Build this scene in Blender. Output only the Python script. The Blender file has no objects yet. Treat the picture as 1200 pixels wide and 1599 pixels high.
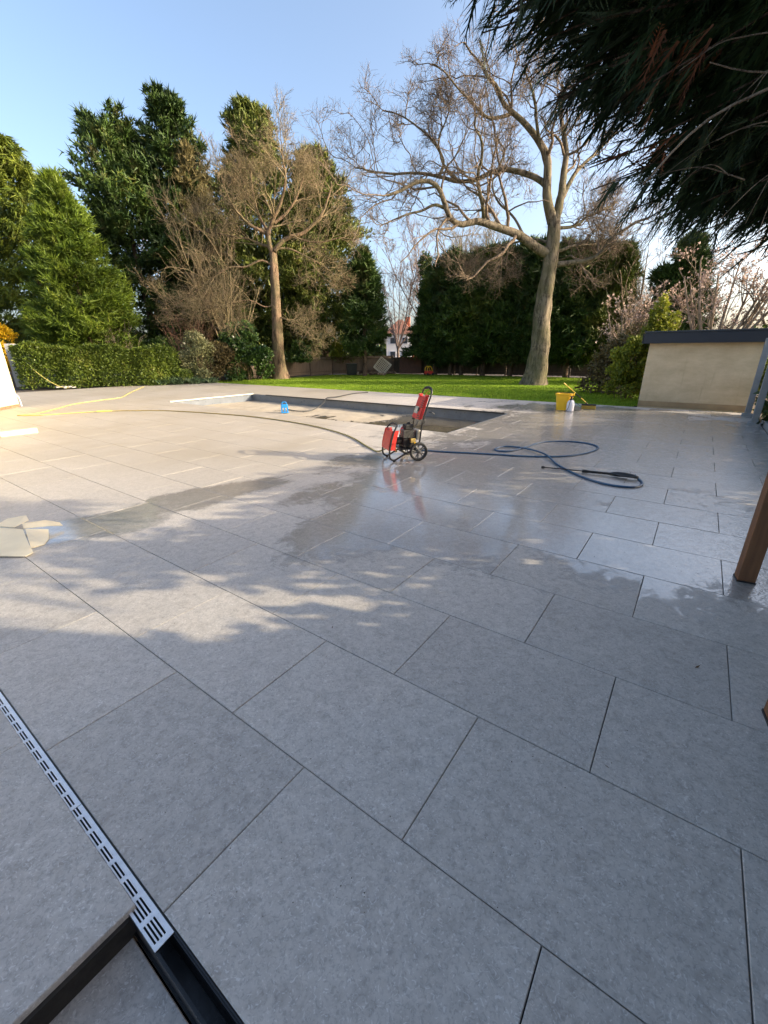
import bpy, bmesh, math, random
import numpy as np
from mathutils import Vector, Matrix
R = math.radians
rng = np.random.default_rng(7)
random.seed(7)
scene = bpy.context.scene
C = scene.collection

# ------------------------------------------------------------------ camera
cam_data = bpy.data.cameras.new('camera')
cam = bpy.data.objects.new('camera', cam_data)
C.objects.link(cam)
cam_data.sensor_fit = 'HORIZONTAL'
cam_data.sensor_width = 36.0
cam_data.lens = 19.715
cam_data.clip_start = 0.05
cam_data.clip_end = 1500
cam.matrix_world = (Matrix.Translation((0, 0, 1.476)) @ Matrix.Rotation(R(90 - 20.794), 4, 'X')
                    @ Matrix.Rotation(R(-0.335), 4, 'Z'))
scene.camera = cam

# ------------------------------------------------------------------ sky, sun, exposure
SUN_ELEV = 18.7
SUN_AZ = 97.5          # clockwise from +Y
SKY_STRENGTH = 0.15
SUN_STRENGTH = 2.0
EXPOSURE = 2.1
world = bpy.data.worlds.new('World')
scene.world = world
world.use_nodes = True
wn = world.node_tree
wn.nodes.clear()
w_out = wn.nodes.new('ShaderNodeOutputWorld')
w_bg = wn.nodes.new('ShaderNodeBackground')
w_sky = wn.nodes.new('ShaderNodeTexSky')
w_sky.sky_type = 'NISHITA'
w_sky.sun_disc = False
w_sky.sun_elevation = R(SUN_ELEV)
w_sky.sun_rotation = R(SUN_AZ)
w_sky.air_density = 0.75
w_sky.dust_density = 4.5
w_sky.ozone_density = 3.0
w_bg.inputs['Strength'].default_value = SKY_STRENGTH
w_tint = wn.nodes.new('ShaderNodeMix')      # the camera's daylight white balance, the same over the whole sky
w_tint.data_type = 'RGBA'
w_tint.blend_type = 'MULTIPLY'
w_tint.inputs[0].default_value = 1.0
w_tint.inputs[7].default_value = (1.0, 0.885, 0.745, 1)
wn.links.new(w_sky.outputs['Color'], w_tint.inputs[6])
wn.links.new(w_tint.outputs[2], w_bg.inputs['Color'])
wn.links.new(w_bg.outputs['Background'], w_out.inputs['Surface'])
sun_data = bpy.data.lights.new('sun', 'SUN')
sun_data.energy = SUN_STRENGTH
sun_data.angle = R(0.53)
sun_data.color = (1.0, 0.86, 0.62)
sun = bpy.data.objects.new('sun', sun_data)
C.objects.link(sun)
_d = Vector((math.sin(R(SUN_AZ)) * math.cos(R(SUN_ELEV)), math.cos(R(SUN_AZ)) * math.cos(R(SUN_ELEV)), math.sin(R(SUN_ELEV))))
sun.rotation_euler = _d.to_track_quat('Z', 'Y').to_euler()
sun.location = (20, -2, 12)
vs = scene.view_settings
vs.view_transform = 'Standard'
vs.look = 'None'
vs.exposure = EXPOSURE
vs.gamma = 1.0
vs.use_curve_mapping = False
scene.render.engine = 'CYCLES'
scene.cycles.max_bounces = 5
scene.cycles.diffuse_bounces = 2
scene.cycles.glossy_bounces = 2
scene.cycles.transmission_bounces = 2

# ------------------------------------------------------------------ helpers
def tag(o, label=None, cat=None, group=None, kind=None):
    if label: o['label'] = label
    if cat: o['category'] = cat
    if group: o['group'] = group
    if kind: o['kind'] = kind
    return o

def empty(name, loc=(0, 0, 0), rz=0.0):
    o = bpy.data.objects.new(name, None)
    o.empty_display_size = 0.1
    C.objects.link(o)
    o.location = loc
    o.rotation_euler = (0, 0, rz)
    return o

def link(name, me, m=None, parent=None):
    o = bpy.data.objects.new(name, me)
    C.objects.link(o)
    if m is not None and len(me.materials) == 0:
        me.materials.append(m)
    if parent is not None:
        o.parent = parent
    return o

def mesh_np(name, V, F, smooth=False):
    """V (n,3) floats, F (m,k) ints, all faces of one size"""
    V = np.ascontiguousarray(V, dtype=np.float32)
    F = np.ascontiguousarray(F, dtype=np.int32)
    me = bpy.data.meshes.new(name)
    me.vertices.add(len(V))
    me.vertices.foreach_set('co', V.ravel())
    m, k = F.shape
    me.loops.add(m * k)
    me.loops.foreach_set('vertex_index', F.ravel())
    me.polygons.add(m)
    me.polygons.foreach_set('loop_start', np.arange(0, m * k, k, dtype=np.int32))
    me.polygons.foreach_set('use_smooth', np.full(m, smooth, dtype=bool))
    me.update(calc_edges=True)
    return me

def mesh_polys(name, P, smooth=False):
    """P (m,k,3): separate polygons"""
    m, k, _ = P.shape
    return mesh_np(name, P.reshape(-1, 3), np.arange(m * k).reshape(m, k), smooth)

class MB:
    """collects boxes, tubes, lathes into one mesh"""
    def __init__(self):
        self.bm = bmesh.new()
    def box(self, c, s, rz=0.0, M=None, bevel=0.0):
        r = bmesh.ops.create_cube(self.bm, size=1.0)
        vs_ = r['verts']
        T = Matrix.Translation(c) @ Matrix.Rotation(rz, 4, 'Z') @ Matrix.Diagonal((s[0], s[1], s[2], 1))
        if M is not None: T = M @ T
        bmesh.ops.transform(self.bm, matrix=T, verts=vs_)
        if bevel > 0:
            es = list({e for v in vs_ for e in v.link_edges})
            bmesh.ops.bevel(self.bm, geom=es, offset=bevel, segments=2, profile=0.6, affect='EDGES')
        return self
    def hexa(self, pts):
        """8 points: bottom loop 4, top loop 4"""
        v = [self.bm.verts.new(p) for p in pts]
        for f in ((3, 2, 1, 0), (4, 5, 6, 7), (0, 1, 5, 4), (1, 2, 6, 5), (2, 3, 7, 6), (3, 0, 4, 7)):
            self.bm.faces.new([v[i] for i in f])
        return self
    def tube(self, pts, r, k=8, closed=False, caps=True):
        pts = [Vector(p) for p in pts]
        n = len(pts)
        rr = r if isinstance(r, (list, tuple)) else [r] * n
        rings = []
        prev = None
        for i, p in enumerate(pts):
            if closed: t = pts[(i + 1) % n] - pts[i - 1]
            elif i == 0: t = pts[1] - pts[0]
            elif i == n - 1: t = pts[-1] - pts[-2]
            else: t = (pts[i + 1] - pts[i]).normalized() + (pts[i] - pts[i - 1]).normalized()
            t = t.normalized() if t.length > 1e-9 else Vector((0, 0, 1))
            if prev is None:
                a = Vector((0, 0, 1)) if abs(t.z) < 0.9 else Vector((1, 0, 0))
                u = t.cross(a).normalized()
            else:
                u = (prev - t * prev.dot(t)).normalized()
            prev = u
            w = t.cross(u)
            rings.append([self.bm.verts.new(p + (u * math.cos(2 * math.pi * j / k) + w * math.sin(2 * math.pi * j / k)) * rr[i]) for j in range(k)])
        m = n if closed else n - 1
        for i in range(m):
            a, b = rings[i], rings[(i + 1) % n]
            for j in range(k):
                self.bm.faces.new((a[j], a[(j + 1) % k], b[(j + 1) % k], b[j]))
        if caps and not closed:
            self.bm.faces.new(list(reversed(rings[0])))
            self.bm.faces.new(rings[-1])
        return self
    def lathe(self, prof, k=20, M=None, sq=0.0, caps=True):
        """prof: list of (radius, z); sq squashes towards a rounded square"""
        rings = []
        new = []
        for r, z in prof:
            ring = []
            for j in range(k):
                a = 2 * math.pi * j / k
                ca, sa = math.cos(a), math.sin(a)
                e = 1.0
                if sq: e = 1.0 / (abs(ca) ** (2 + sq) + abs(sa) ** (2 + sq)) ** (1 / (2 + sq))
                v = self.bm.verts.new((ca * r * e, sa * r * e, z))
                ring.append(v); new.append(v)
            rings.append(ring)
        for a, b in zip(rings[:-1], rings[1:]):
            for j in range(k):
                self.bm.faces.new((a[j], a[(j + 1) % k], b[(j + 1) % k], b[j]))
        if caps:
            self.bm.faces.new(list(reversed(rings[0])))
            self.bm.faces.new(rings[-1])
        if M is not None:
            bmesh.ops.transform(self.bm, matrix=M, verts=new)
        return self
    def build(self, name, m, parent=None, smooth=False):
        bmesh.ops.recalc_face_normals(self.bm, faces=self.bm.faces)
        me = bpy.data.meshes.new(name)
        self.bm.to_mesh(me)
        self.bm.free()
        if smooth:
            for p in me.polygons: p.use_smooth = True
            try: me.set_sharp_from_angle(angle=R(40))
            except Exception: pass
        return link(name, me, m, parent)

def catmull(pts, n=6):
    pts = [Vector(p) for p in pts]
    out = []
    for i in range(len(pts) - 1):
        p0 = pts[max(i - 1, 0)]; p1 = pts[i]; p2 = pts[i + 1]; p3 = pts[min(i + 2, len(pts) - 1)]
        for j in range(n):
            t = j / n
            out.append(0.5 * ((2 * p1) + (p2 - p0) * t + (2 * p0 - 5 * p1 + 4 * p2 - p3) * t * t + (3 * p1 - p0 - 3 * p2 + p3) * t ** 3))
    out.append(pts[-1])
    return out

# paving grid axes: u runs along the long joints, v across them
YAW = R(-35.70)
CU, SU = math.cos(YAW), math.sin(YAW)
def uv(u, v, z=0.0):
    return (CU * u - SU * v, SU * u + CU * v, z)
def norm(a):
    return a / np.maximum(np.linalg.norm(a, axis=-1, keepdims=True), 1e-9)

# ------------------------------------------------------------------ materials
class NT:
    def __init__(self, name):
        self.m = bpy.data.materials.new(name)
        self.m.use_nodes = True
        self.t = self.m.node_tree
        self.n = self.t.nodes
        self.b = self.n['Principled BSDF']
        self.out = self.n['Material Output']
    def N(self, typ, **kw):
        nd = self.n.new(typ)
        for k, v in kw.items(): setattr(nd, k, v)
        return nd
    def L(self, a, b):
        self.t.links.new(a, b)
    def set(self, sock, v):
        if hasattr(v, 'is_linked') or hasattr(v, 'links'): self.L(v, sock)
        else: sock.default_value = v
    def math(self, op, a, b=0.0, c=None, clamp=False):
        nd = self.N('ShaderNodeMath', operation=op, use_clamp=clamp)
        self.set(nd.inputs[0], a); self.set(nd.inputs[1], b)
        if c is not None: self.set(nd.inputs[2], c)
        return nd.outputs[0]
    def noise(self, vec, scale, detail=3, rough=0.55, dist=0.0, out=0):
        nd = self.N('ShaderNodeTexNoise')
        if vec is not None: self.L(vec, nd.inputs['Vector'])
        nd.inputs['Scale'].default_value = scale
        nd.inputs['Detail'].default_value = detail
        nd.inputs['Roughness'].default_value = rough
        nd.inputs['Distortion'].default_value = dist
        return nd.outputs[out]
    def ramp(self, fac, stops, interp='LINEAR'):
        nd = self.N('ShaderNodeValToRGB')
        nd.color_ramp.interpolation = interp
        el = nd.color_ramp.elements
        while len(el) < len(stops): el.new(0.5)
        for e, (p, c) in zip(el, stops):
            e.position = p
            e.color = (c, c, c, 1) if not hasattr(c, '__len__') else (c[0], c[1], c[2], 1)
        self.L(fac, nd.inputs[0])
        return nd.outputs[0]
    def mix(self, fac, a, b, blend='MIX'):
        nd = self.N('ShaderNodeMix', data_type='RGBA', blend_type=blend)
        self.set(nd.inputs[0], fac)
        for s, v in ((nd.inputs[6], a), (nd.inputs[7], b)):
            if isinstance(v, tuple): s.default_value = (v[0], v[1], v[2], 1)
            else: self.L(v, s)
        return nd.outputs[2]
    def pos(self):
        return self.N('ShaderNodeNewGeometry').outputs['Position']
    def obj(self):
        return self.N('ShaderNodeTexCoord').outputs['Object']
    def bump(self, h, strength, dist=0.01, normal=None):
        nd = self.N('ShaderNodeBump')
        nd.inputs['Strength'].default_value = strength
        nd.inputs['Distance'].default_value = dist
        self.L(h, nd.inputs['Height'])
        if normal is not None: self.L(normal, nd.inputs['Normal'])
        return nd.outputs['Normal']

def simple(name, c1, c2=None, scale=8.0, rough=0.6, metal=0.0, bump=0.15, stretch=None, spec=0.5, bdist=0.004):
    k = NT(name)
    v = k.obj()
    if stretch is not None:
        mp = k.N('ShaderNodeMapping')
        mp.inputs['Scale'].default_value = stretch
        k.L(v, mp.inputs['Vector'])
        v = mp.outputs[0]
    c2 = c2 or tuple(x * 0.7 for x in c1)
    f = k.noise(v, scale, 5, 0.6)
    col = k.ramp(f, [(0.3, c2), (0.7, c1)])
    k.L(col, k.b.inputs['Base Color'])
    f2 = k.noise(v, scale * 4, 4, 0.6)
    k.L(k.ramp(f2, [(0.3, max(0.02, rough - 0.1)), (0.7, min(1, rough + 0.1))]), k.b.inputs['Roughness'])
    k.b.inputs['Metallic'].default_value = metal
    k.b.inputs['Specular IOR Level'].default_value = spec
    if bump: k.L(k.bump(f2, bump, bdist), k.b.inputs['Normal'])
    return k.m

def leaf(name, dark, light, tip=None, trans=0.25, rough=0.55, clump=0.7, brown=0.0):
    """foliage: colour differs from leaf to leaf and from clump to clump"""
    k = NT(name)
    g = k.N('ShaderNodeNewGeometry')
    rnd = g.outputs['Random Per Island']
    cl = k.noise(g.outputs['Position'], clump, 3, 0.6)
    f = k.math('ADD', k.math('MULTIPLY', rnd, 0.55), k.math('MULTIPLY', k.math('SUBTRACT', cl, 0.5), 1.6))
    f = k.math('ADD', f, 0.2, clamp=True)
    stops = [(0.0, dark), (0.75, light)]
    if tip: stops.append((0.97, tip))
    col = k.ramp(f, stops)
    if brown:
        bn = k.noise(g.outputs['Position'], 1.3, 3, 0.6)
        col = k.mix(k.ramp(bn, [(0.56, 0.0), (0.68, brown)]), col, (0.115, 0.075, 0.030))
    k.L(col, k.b.inputs['Base Color'])
    k.b.inputs['Roughness'].default_value = rough
    k.b.inputs['Specular IOR Level'].default_value = 0.35
    if trans <= 0.15: return k.m
    tr = k.N('ShaderNodeBsdfTranslucent')
    k.L(col, tr.inputs['Color'])
    mx = k.N('ShaderNodeMixShader')
    mx.inputs[0].default_value = trans
    k.L(k.b.outputs[0], mx.inputs[1])
    k.L(tr.outputs[0], mx.inputs[2])
    k.L(mx.outputs[0], k.out.inputs['Surface'])
    return k.m

def slab_material(name, wet=True, value=1.0):
    """grey porcelain paving: mottled print, pale flecks, dried dust, dimming of the sunlit part, a film of washing water"""
    k = NT(name)
    p = k.pos()
    rnd = k.N('ShaderNodeObjectInfo').outputs['Random']
    # shift the print from slab to slab
    sh = k.N('ShaderNodeVectorMath', operation='ADD')
    cmb = k.N('ShaderNodeCombineXYZ')
    k.L(k.math('MULTIPLY', rnd, 37.0), cmb.inputs[0]); k.L(k.math('MULTIPLY', rnd, 91.0), cmb.inputs[1])
    k.L(p, sh.inputs[0]); k.L(cmb.outputs[0], sh.inputs[1])
    q = sh.outputs[0]
    big = k.noise(q, 3.2, 3, 0.6)
    mid = k.noise(q, 20, 4, 0.7, 0.6)
    fine = k.noise(q, 75, 3, 0.7, 0.8)
    base = k.ramp(mid, [(0.28, (0.350 * value, 0.312 * value, 0.275 * value)), (0.5, (0.468 * value, 0.424 * value, 0.378 * value)), (0.74, (0.565 * value, 0.515 * value, 0.460 * value))])
    base = k.mix(k.ramp(big, [(0.35, 0.0), (0.7, 0.30)]), base, (0.45 * value, 0.42 * value, 0.385 * value))
    base = k.mix(k.ramp(fine, [(0.36, 0.42), (0.50, 0.0)]), base, (0.20 * value, 0.19 * value, 0.18 * value))
    fleck = k.noise(q, 48, 2, 0.5, 3.0)
    base = k.mix(k.ramp(fleck, [(0.60, 0.0), (0.67, 0.48)]), base, (0.74 * value, 0.71 * value, 0.67 * value))
    tone = k.math('ADD', k.math('MULTIPLY', rnd, 0.12), 0.94)
    tn = k.N('ShaderNodeVectorMath', operation='SCALE')
    k.L(base, tn.inputs[0]); k.L(tone, tn.inputs['Scale'])
    base = tn.outputs[0]
    # scuffs, boot marks and drying stains
    st = k.noise(p, 1.7, 5, 0.7, 1.4)
    base = k.mix(k.ramp(st, [(0.30, 0.26), (0.46, 0.0)]), base, (0.21, 0.19, 0.165))
    base = k.mix(k.ramp(st, [(0.60, 0.0), (0.74, 0.30)]), base, (0.60, 0.56, 0.50))
    # dried dust and mortar haze, colour darkened to tone down the sunlit far left
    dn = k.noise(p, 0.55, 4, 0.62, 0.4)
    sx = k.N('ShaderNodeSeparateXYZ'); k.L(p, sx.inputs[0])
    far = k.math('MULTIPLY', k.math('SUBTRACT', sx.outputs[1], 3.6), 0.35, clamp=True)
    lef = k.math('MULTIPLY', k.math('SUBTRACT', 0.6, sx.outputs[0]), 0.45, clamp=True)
    dust_sun_dim = k.math('MULTIPLY', k.math('MULTIPLY', far, lef), k.ramp(dn, [(0.36, 0.55), (0.62, 0.95)]))
    base = k.mix(dust_sun_dim, base, (0.330, 0.285, 0.222))
    rough = 0.62
    b1 = k.math('ADD', k.math('MULTIPLY', fine, 0.5), mid)
    if not wet:
        k.L(base, k.b.inputs['Base Color'])
        k.b.inputs['Roughness'].default_value = rough
        k.L(k.bump(b1, 0.35, 0.002), k.b.inputs['Normal'])
        return k.m
    # water: patches in world space, broken up by noise and by each slab's own lie
    def ell(cx, cy, rx, ry, ang):
        mp = k.N('ShaderNodeMapping', vector_type='TEXTURE')
        mp.inputs['Location'].default_value = (cx, cy, 0)
        mp.inputs['Rotation'].default_value = (0, 0, R(ang))
        mp.inputs['Scale'].default_value = (rx, ry, 1000)
        k.L(p, mp.inputs['Vector'])
        ln = k.N('ShaderNodeVectorMath', operation='LENGTH')
        k.L(mp.outputs[0], ln.inputs[0])
        return k.math('SUBTRACT', 1.0, ln.outputs['Value'])
    es = [ell(*e) for e in WET]
    m = es[0]
    for e in es[1:]: m = k.math('MAXIMUM', m, e)
    wn1 = k.noise(p, 0.9, 3, 0.6, 0.5)
    wn2 = k.noise(p, 5.5, 6, 0.7, 1.6)
    wob = k.math('ADD', k.math('MULTIPLY', k.math('SUBTRACT', wn1, 0.5), 1.3), k.math('MULTIPLY', k.math('SUBTRACT', wn2, 0.5), 0.85))
    mm = k.math('ADD', k.math('ADD', m, wob), k.math('MULTIPLY', k.math('SUBTRACT', rnd, 0.5), 0.32))
    damp = k.ramp(mm, [(0.0, 0.0), (0.03, 1.0)])
    film = k.ramp(mm, [(0.07, 0.0), (0.16, 1.0)])
    # the film breaks into runs and drying spots
    br = k.noise(p, 9.0, 4, 0.68, 1.5)
    film = k.math('MULTIPLY', film, k.ramp(br, [(0.30, 0.55), (0.46, 1.0)]))
    dk = k.N('ShaderNodeVectorMath', operation='SCALE')
    k.L(base, dk.inputs[0]); k.L(k.math('SUBTRACT', 1.0, k.math('MULTIPLY', damp, 0.27)), dk.inputs['Scale'])
    k.L(dk.outputs[0], k.b.inputs['Base Color'])
    k.L(k.math('SUBTRACT', rough, k.math('MULTIPLY', damp, 0.2)), k.b.inputs['Roughness'])
    k.L(k.bump(b1, 0.35, 0.002), k.b.inputs['Normal'])
    k.L(k.math('MULTIPLY', film, 1.0), k.b.inputs['Coat Weight'])
    k.b.inputs['Coat IOR'].default_value = 1.9
    rr = k.noise(p, 2.2, 2, 0.6)
    k.L(k.ramp(rr, [(0.35, 0.015), (0.7, 0.09)]), k.b.inputs['Coat Roughness'])
    # ripples and droplets, strongest towards the right where it was last rinsed
    rip = k.noise(p, 16, 2, 0.6, 1.0)
    rip2 = k.noise(p, 60, 1, 0.6, 0.5)
    right = k.ramp(k.math('MULTIPLY', k.math('SUBTRACT', sx.outputs[0], 1.2), 0.5), [(0.0, 0.12), (1.0, 1.0)])
    hh = k.math('MULTIPLY', k.math('ADD', rip, k.math('MULTIPLY', rip2, 0.7)), right)
    k.L(k.bump(hh, 0.6, 0.008), k.b.inputs['Coat Normal'])
    return k.m

# wet patches: centre x, y, radii, angle
WET = [(1.5, 4.75, 2.5, 2.1, 10), (4.2, 8.0, 3.6, 5.4, -25), (2.3, 3.5, 1.9, 1.2, -6), (-1.9, 4.5, 1.1, 0.36, 38),
       (-0.1, 3.7, 0.6, 1.1, -30), (0.1, 6.0, 0.9, 0.6, 0), (5.4, 11.3, 2.6, 1.6, -35), (-2.75, 3.55, 0.7, 0.4, 35)]

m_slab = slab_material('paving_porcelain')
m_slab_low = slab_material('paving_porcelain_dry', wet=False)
m_bed = simple('mortar_bed', (0.075, 0.070, 0.064), (0.04, 0.038, 0.035), 30, 0.9)
m_soil = simple('soil', (0.085, 0.062, 0.042), (0.03, 0.024, 0.018), 6, 0.95, bump=0.6, bdist=0.03)

# ------------------------------------------------------------------ ground, lawn
PU0, PU1, PV0, PV1 = -22.8, 1.25, -3.0, 13.95
def rect_mesh(name, rects, z):
    P = np.array([[uv(a, c, z), uv(b, c, z), uv(b, d, z), uv(a, d, z)] for a, b, c, d in rects])
    return mesh_polys(name, P)
BIG = 600
ground = link('ground', rect_mesh('ground', [(-BIG, PU0, -BIG, BIG), (PU1, BIG, -BIG, BIG), (PU0, PU1, -BIG, PV0), (PU0, PU1, PV1, BIG)], -0.06), m_soil)
tag(ground, kind='structure')

def lawn_material():
    k = NT('lawn_turf')
    p = k.pos()
    a = k.noise(p, 0.8, 4, 0.6)
    b = k.noise(p, 22, 5, 0.7)
    col = k.ramp(b, [(0.3, (0.090, 0.165, 0.007)), (0.55, (0.190, 0.310, 0.012)), (0.8, (0.29, 0.39, 0.025))])
    col = k.mix(k.ramp(a, [(0.35, 0.0), (0.7, 0.4)]), col, (0.28, 0.345, 0.03))
    k.L(col, k.b.inputs['Base Color'])
    k.b.inputs['Roughness'].default_value = 0.9
    k.b.inputs['Specular IOR Level'].default_value = 0.1
    k.L(k.bump(b, 0.8, 0.03), k.b.inputs['Normal'])
    return k.m
m_lawn = lawn_material()
# lawn outline, far side follows the fence, gently uneven
lawn_poly = [uv(1.0, 14.75), uv(-1.35, 14.6), uv(-1.5, 13.955), uv(-21.5, 13.955), (-11.6, 24.6, 0), (-9.4, 26.2, 0), (-6.0, 28.2, 0), (-3.6, 31.6, 0), (0.6, 32.9, 0), (6.5, 29.6, 0), (13.0, 25.3, 0), (15.5, 22.0, 0), (12.0, 17.0, 0)]
bm = bmesh.new()
fv = [bm.verts.new((x, y, -0.022)) for x, y, _ in lawn_poly]
f = bm.faces.new(fv)
bmesh.ops.triangulate(bm, faces=[f])
bmesh.ops.subdivide_edges(bm, edges=bm.edges, cuts=5, use_grid_fill=True)
for v in bm.verts:
    d = (v.co.y * 0.8121 + v.co.x * 0.5836) - PV1
    if d > 0.3: v.co.z += 0.02 * math.sin(v.co.x * 0.6 + 1) * math.cos(v.co.y * 0.45)
me = bpy.data.meshes.new('lawn'); bm.to_mesh(me); bm.free()
lawn = tag(link('lawn', me, m_lawn), kind='structure')

def in_poly(x, y, poly):
    ins = np.zeros(len(x), bool)
    n = len(poly)
    for i in range(n):
        x1, y1 = poly[i][0], poly[i][1]; x2, y2 = poly[i - 1][0], poly[i - 1][1]
        c = ((y1 > y) != (y2 > y)) & (x < (x2 - x1) * (y - y1) / (y2 - y1 + 1e-12) + x1)
        ins ^= c
    return ins
# grass blades, denser near the patio edge
n = 230000
gx = rng.uniform(-13, 16, n); gy = rng.uniform(11.5, 33, n)
keep = in_poly(gx, gy, lawn_poly) & (np.abs(gx / gy) < 0.95)
gv = gx * 0.5836 + gy * 0.8121
keep &= rng.random(n) < np.clip(1.25 - (gv - PV1) * 0.05, 0.35, 1)
gx, gy = gx[keep], gy[keep]
n = len(gx)
a = rng.uniform(0, 2 * np.pi, n); hgt = rng.uniform(0.025, 0.06, n); w = rng.uniform(0.006, 0.013, n)
B = np.stack([gx, gy, np.full(n, -0.035)], 1)
side = np.stack([np.cos(a), np.sin(a), np.zeros(n)], 1) * w[:, None]
tip = np.stack([rng.normal(0, 0.02, n), rng.normal(0, 0.02, n), hgt + 0.02], 1)
grass = link('grass', mesh_polys('grass', np.stack([B - side, B + side, B + tip], 1)), leaf('grass_blade', (0.085, 0.150, 0.010), (0.225, 0.335, 0.022), (0.38, 0.42, 0.07), 0.4, 0.6, 0.9))
tag(grass, 'short bright green lawn grass between patio and fence', 'grass', kind='stuff')

# ------------------------------------------------------------------ patio slabs
W, LN = 0.604, 0.8905
V0 = 0.604 * 1.2548
OFF = [-0.481, -0.926]
POOL = (-14.0, -3.77, 7.402, 10.74)
DRAIN = (-2.9, 1.25, 0.146, 0.2085)
PIT = (-1.0, 1.25, -3.0, 0.146)
GAP = 0.0038
def subtract(rects, h):
    out = []
    for a, b, c, d in rects:
        if b <= h[0] or a >= h[1] or d <= h[2] or c >= h[3]:
            out.append((a, b, c, d)); continue
        if a < h[0]: out.append((a, h[0], c, d))
        if b > h[1]: out.append((h[1], b, c, d))
        a2, b2 = max(a, h[0]), min(b, h[1])
        if c < h[2]: out.append((a2, b2, c, h[2]))
        if d > h[3]: out.append((a2, b2, h[3], d))
    return out
slabs = []
k0 = int(math.floor((PV0 - V0) / W))
k = k0
while V0 + k * W < PV1:
    va, vb = max(V0 + k * W, PV0), min(V0 + (k + 1) * W, PV1)
    o = OFF[k % 2]
    j = int(math.floor((PU0 - o) / LN))
    while o + j * LN < PU1:
        ua, ub = max(o + j * LN, PU0), min(o + (j + 1) * LN, PU1)
        if ub - ua > 0.03 and vb - va > 0.03: slabs.append((ua, ub, va, vb))
        j += 1
    k += 1
# the row left of the drain is raised and laps over the grate
slabs = [s for s in slabs if s[3] > 0.16]
for hole in (POOL, (-30, 1.25, -3.0, 0.2085)):
    slabs = subtract(slabs, hole)
raised = []
for (va, vb) in ((-0.4295, 0.1725), (-1.04, -0.438)):
    o = -1.93 if va > -0.5 else -2.4
    us = [o - 2 * LN, o - LN, o, -1.0]
    for ua, ub in zip(us[:-1], us[1:]): raised.append((ua, ub, va, vb))
slabs = [s for s in slabs if s[1] - s[0] > 0.04 and s[3] - s[2] > 0.04]
bed = subtract([(PU0, PU1, PV0, PV1)], POOL)
for hole in (DRAIN, PIT): bed = subtract(bed, hole)
patio = tag(link('patio', rect_mesh('patio', bed, -0.0245), m_bed), kind='structure')

def slab_mesh(lu, lv, th, bev=0.0022):
    """slab centred on its own origin with a worn top edge"""
    x, y = lu / 2, lv / 2
    P = []
    for (e, z) in ((0, -th), (0, -bev), (bev, 0)):
        P += [(-x + e, -y + e, z), (x - e, -y + e, z), (x - e, y - e, z), (-x + e, y - e, z)]
    F = [(8, 9, 10, 11)]
    for l in (0, 4):
        for i in range(4): F.append((l + i, l + (i + 1) % 4, l + 4 + (i + 1) % 4, l + 4 + i))
    return np.array(P), np.array(F)
cache = {}
def add_slab(ua, ub, va, vb, z, th=0.022, parent=patio, m=None, jit=True):
    lu, lv = round(ub - ua - GAP, 3), round(vb - va - GAP, 3)
    key = (lu, lv, th, m)
    if key not in cache:
        P, F = slab_mesh(lu, lv, th)
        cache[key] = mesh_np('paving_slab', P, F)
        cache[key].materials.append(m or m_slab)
    o = bpy.data.objects.new('paving_slab', cache[key])
    C.objects.link(o)
    o.parent = parent
    j = (lambda s: random.gauss(0, s)) if jit else (lambda s: 0.0)
    x, y, _ = uv((ua + ub) / 2, (va + vb) / 2)
    o.location = (x, y, z + j(0.0005))
    o.rotation_euler = (j(0.0009), j(0.0009), YAW + j(0.0006))
    return o
def visible(s):
    x, y, _ = uv((s[0] + s[1]) / 2, (s[2] + s[3]) / 2)
    return y > 0.2 and abs(x) < 0.98 * y + 1.1
def dist(s):
    x, y, _ = uv((s[0] + s[1]) / 2, (s[2] + s[3]) / 2)
    return math.hypot(x, y)
vis = sorted([s for s in slabs if visible(s)], key=dist)
rest = vis[292:] + [s for s in slabs if not visible(s)]
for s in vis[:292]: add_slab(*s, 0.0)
for s in raised: add_slab(*s, 0.013)
AV, AF, nv = [], [], 0
for ua, ub, va, vb in rest:
    P, F = slab_mesh(ub - ua - GAP, vb - va - GAP, 0.022)
    x, y, _ = uv((ua + ub) / 2, (va + vb) / 2)
    P[:, 2] += random.gauss(0, 0.0005)
    AV.append(np.stack([CU * P[:, 0] - SU * P[:, 1] + x, SU * P[:, 0] + CU * P[:, 1] + y, P[:, 2]], 1)); AF.append(F + nv); nv += len(P)
me = mesh_np('distant_slabs', np.concatenate(AV), np.concatenate(AF))
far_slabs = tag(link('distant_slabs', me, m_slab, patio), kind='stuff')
# lower level beside the drain: two slabs, and the dark upstand under the raised row
for s in ((-1.02, -0.12, -0.475, 0.1455), (-0.12, 0.78, -0.475, 0.1455), (-1.02, -0.12, -1.08, -0.477), (-0.12, 0.78, -1.08, -0.477)):
    add_slab(*s, -0.118, m=m_slab_low)
MB().box((0, 0, -0.08), (0.06, 1.25, 0.142)).build('upstand', simple('upstand_render', (0.035, 0.03, 0.025), (0.015, 0.013, 0.011), 25, 0.9), patio)
up = bpy.data.objects['upstand']; x, y, _ = uv(-1.045, -0.47); up.location = (x, y, 0); up.rotation_euler = (0, 0, YAW)
MB().box((0, 0, -0.148), (3.0, 2.0, 0.012)).build('lower_bed', m_bed, patio)
lb = bpy.data.objects['lower_bed']; x, y, _ = uv(0.35, -0.9); lb.location = (x, y, 0); lb.rotation_euler = (0, 0, YAW)

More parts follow.
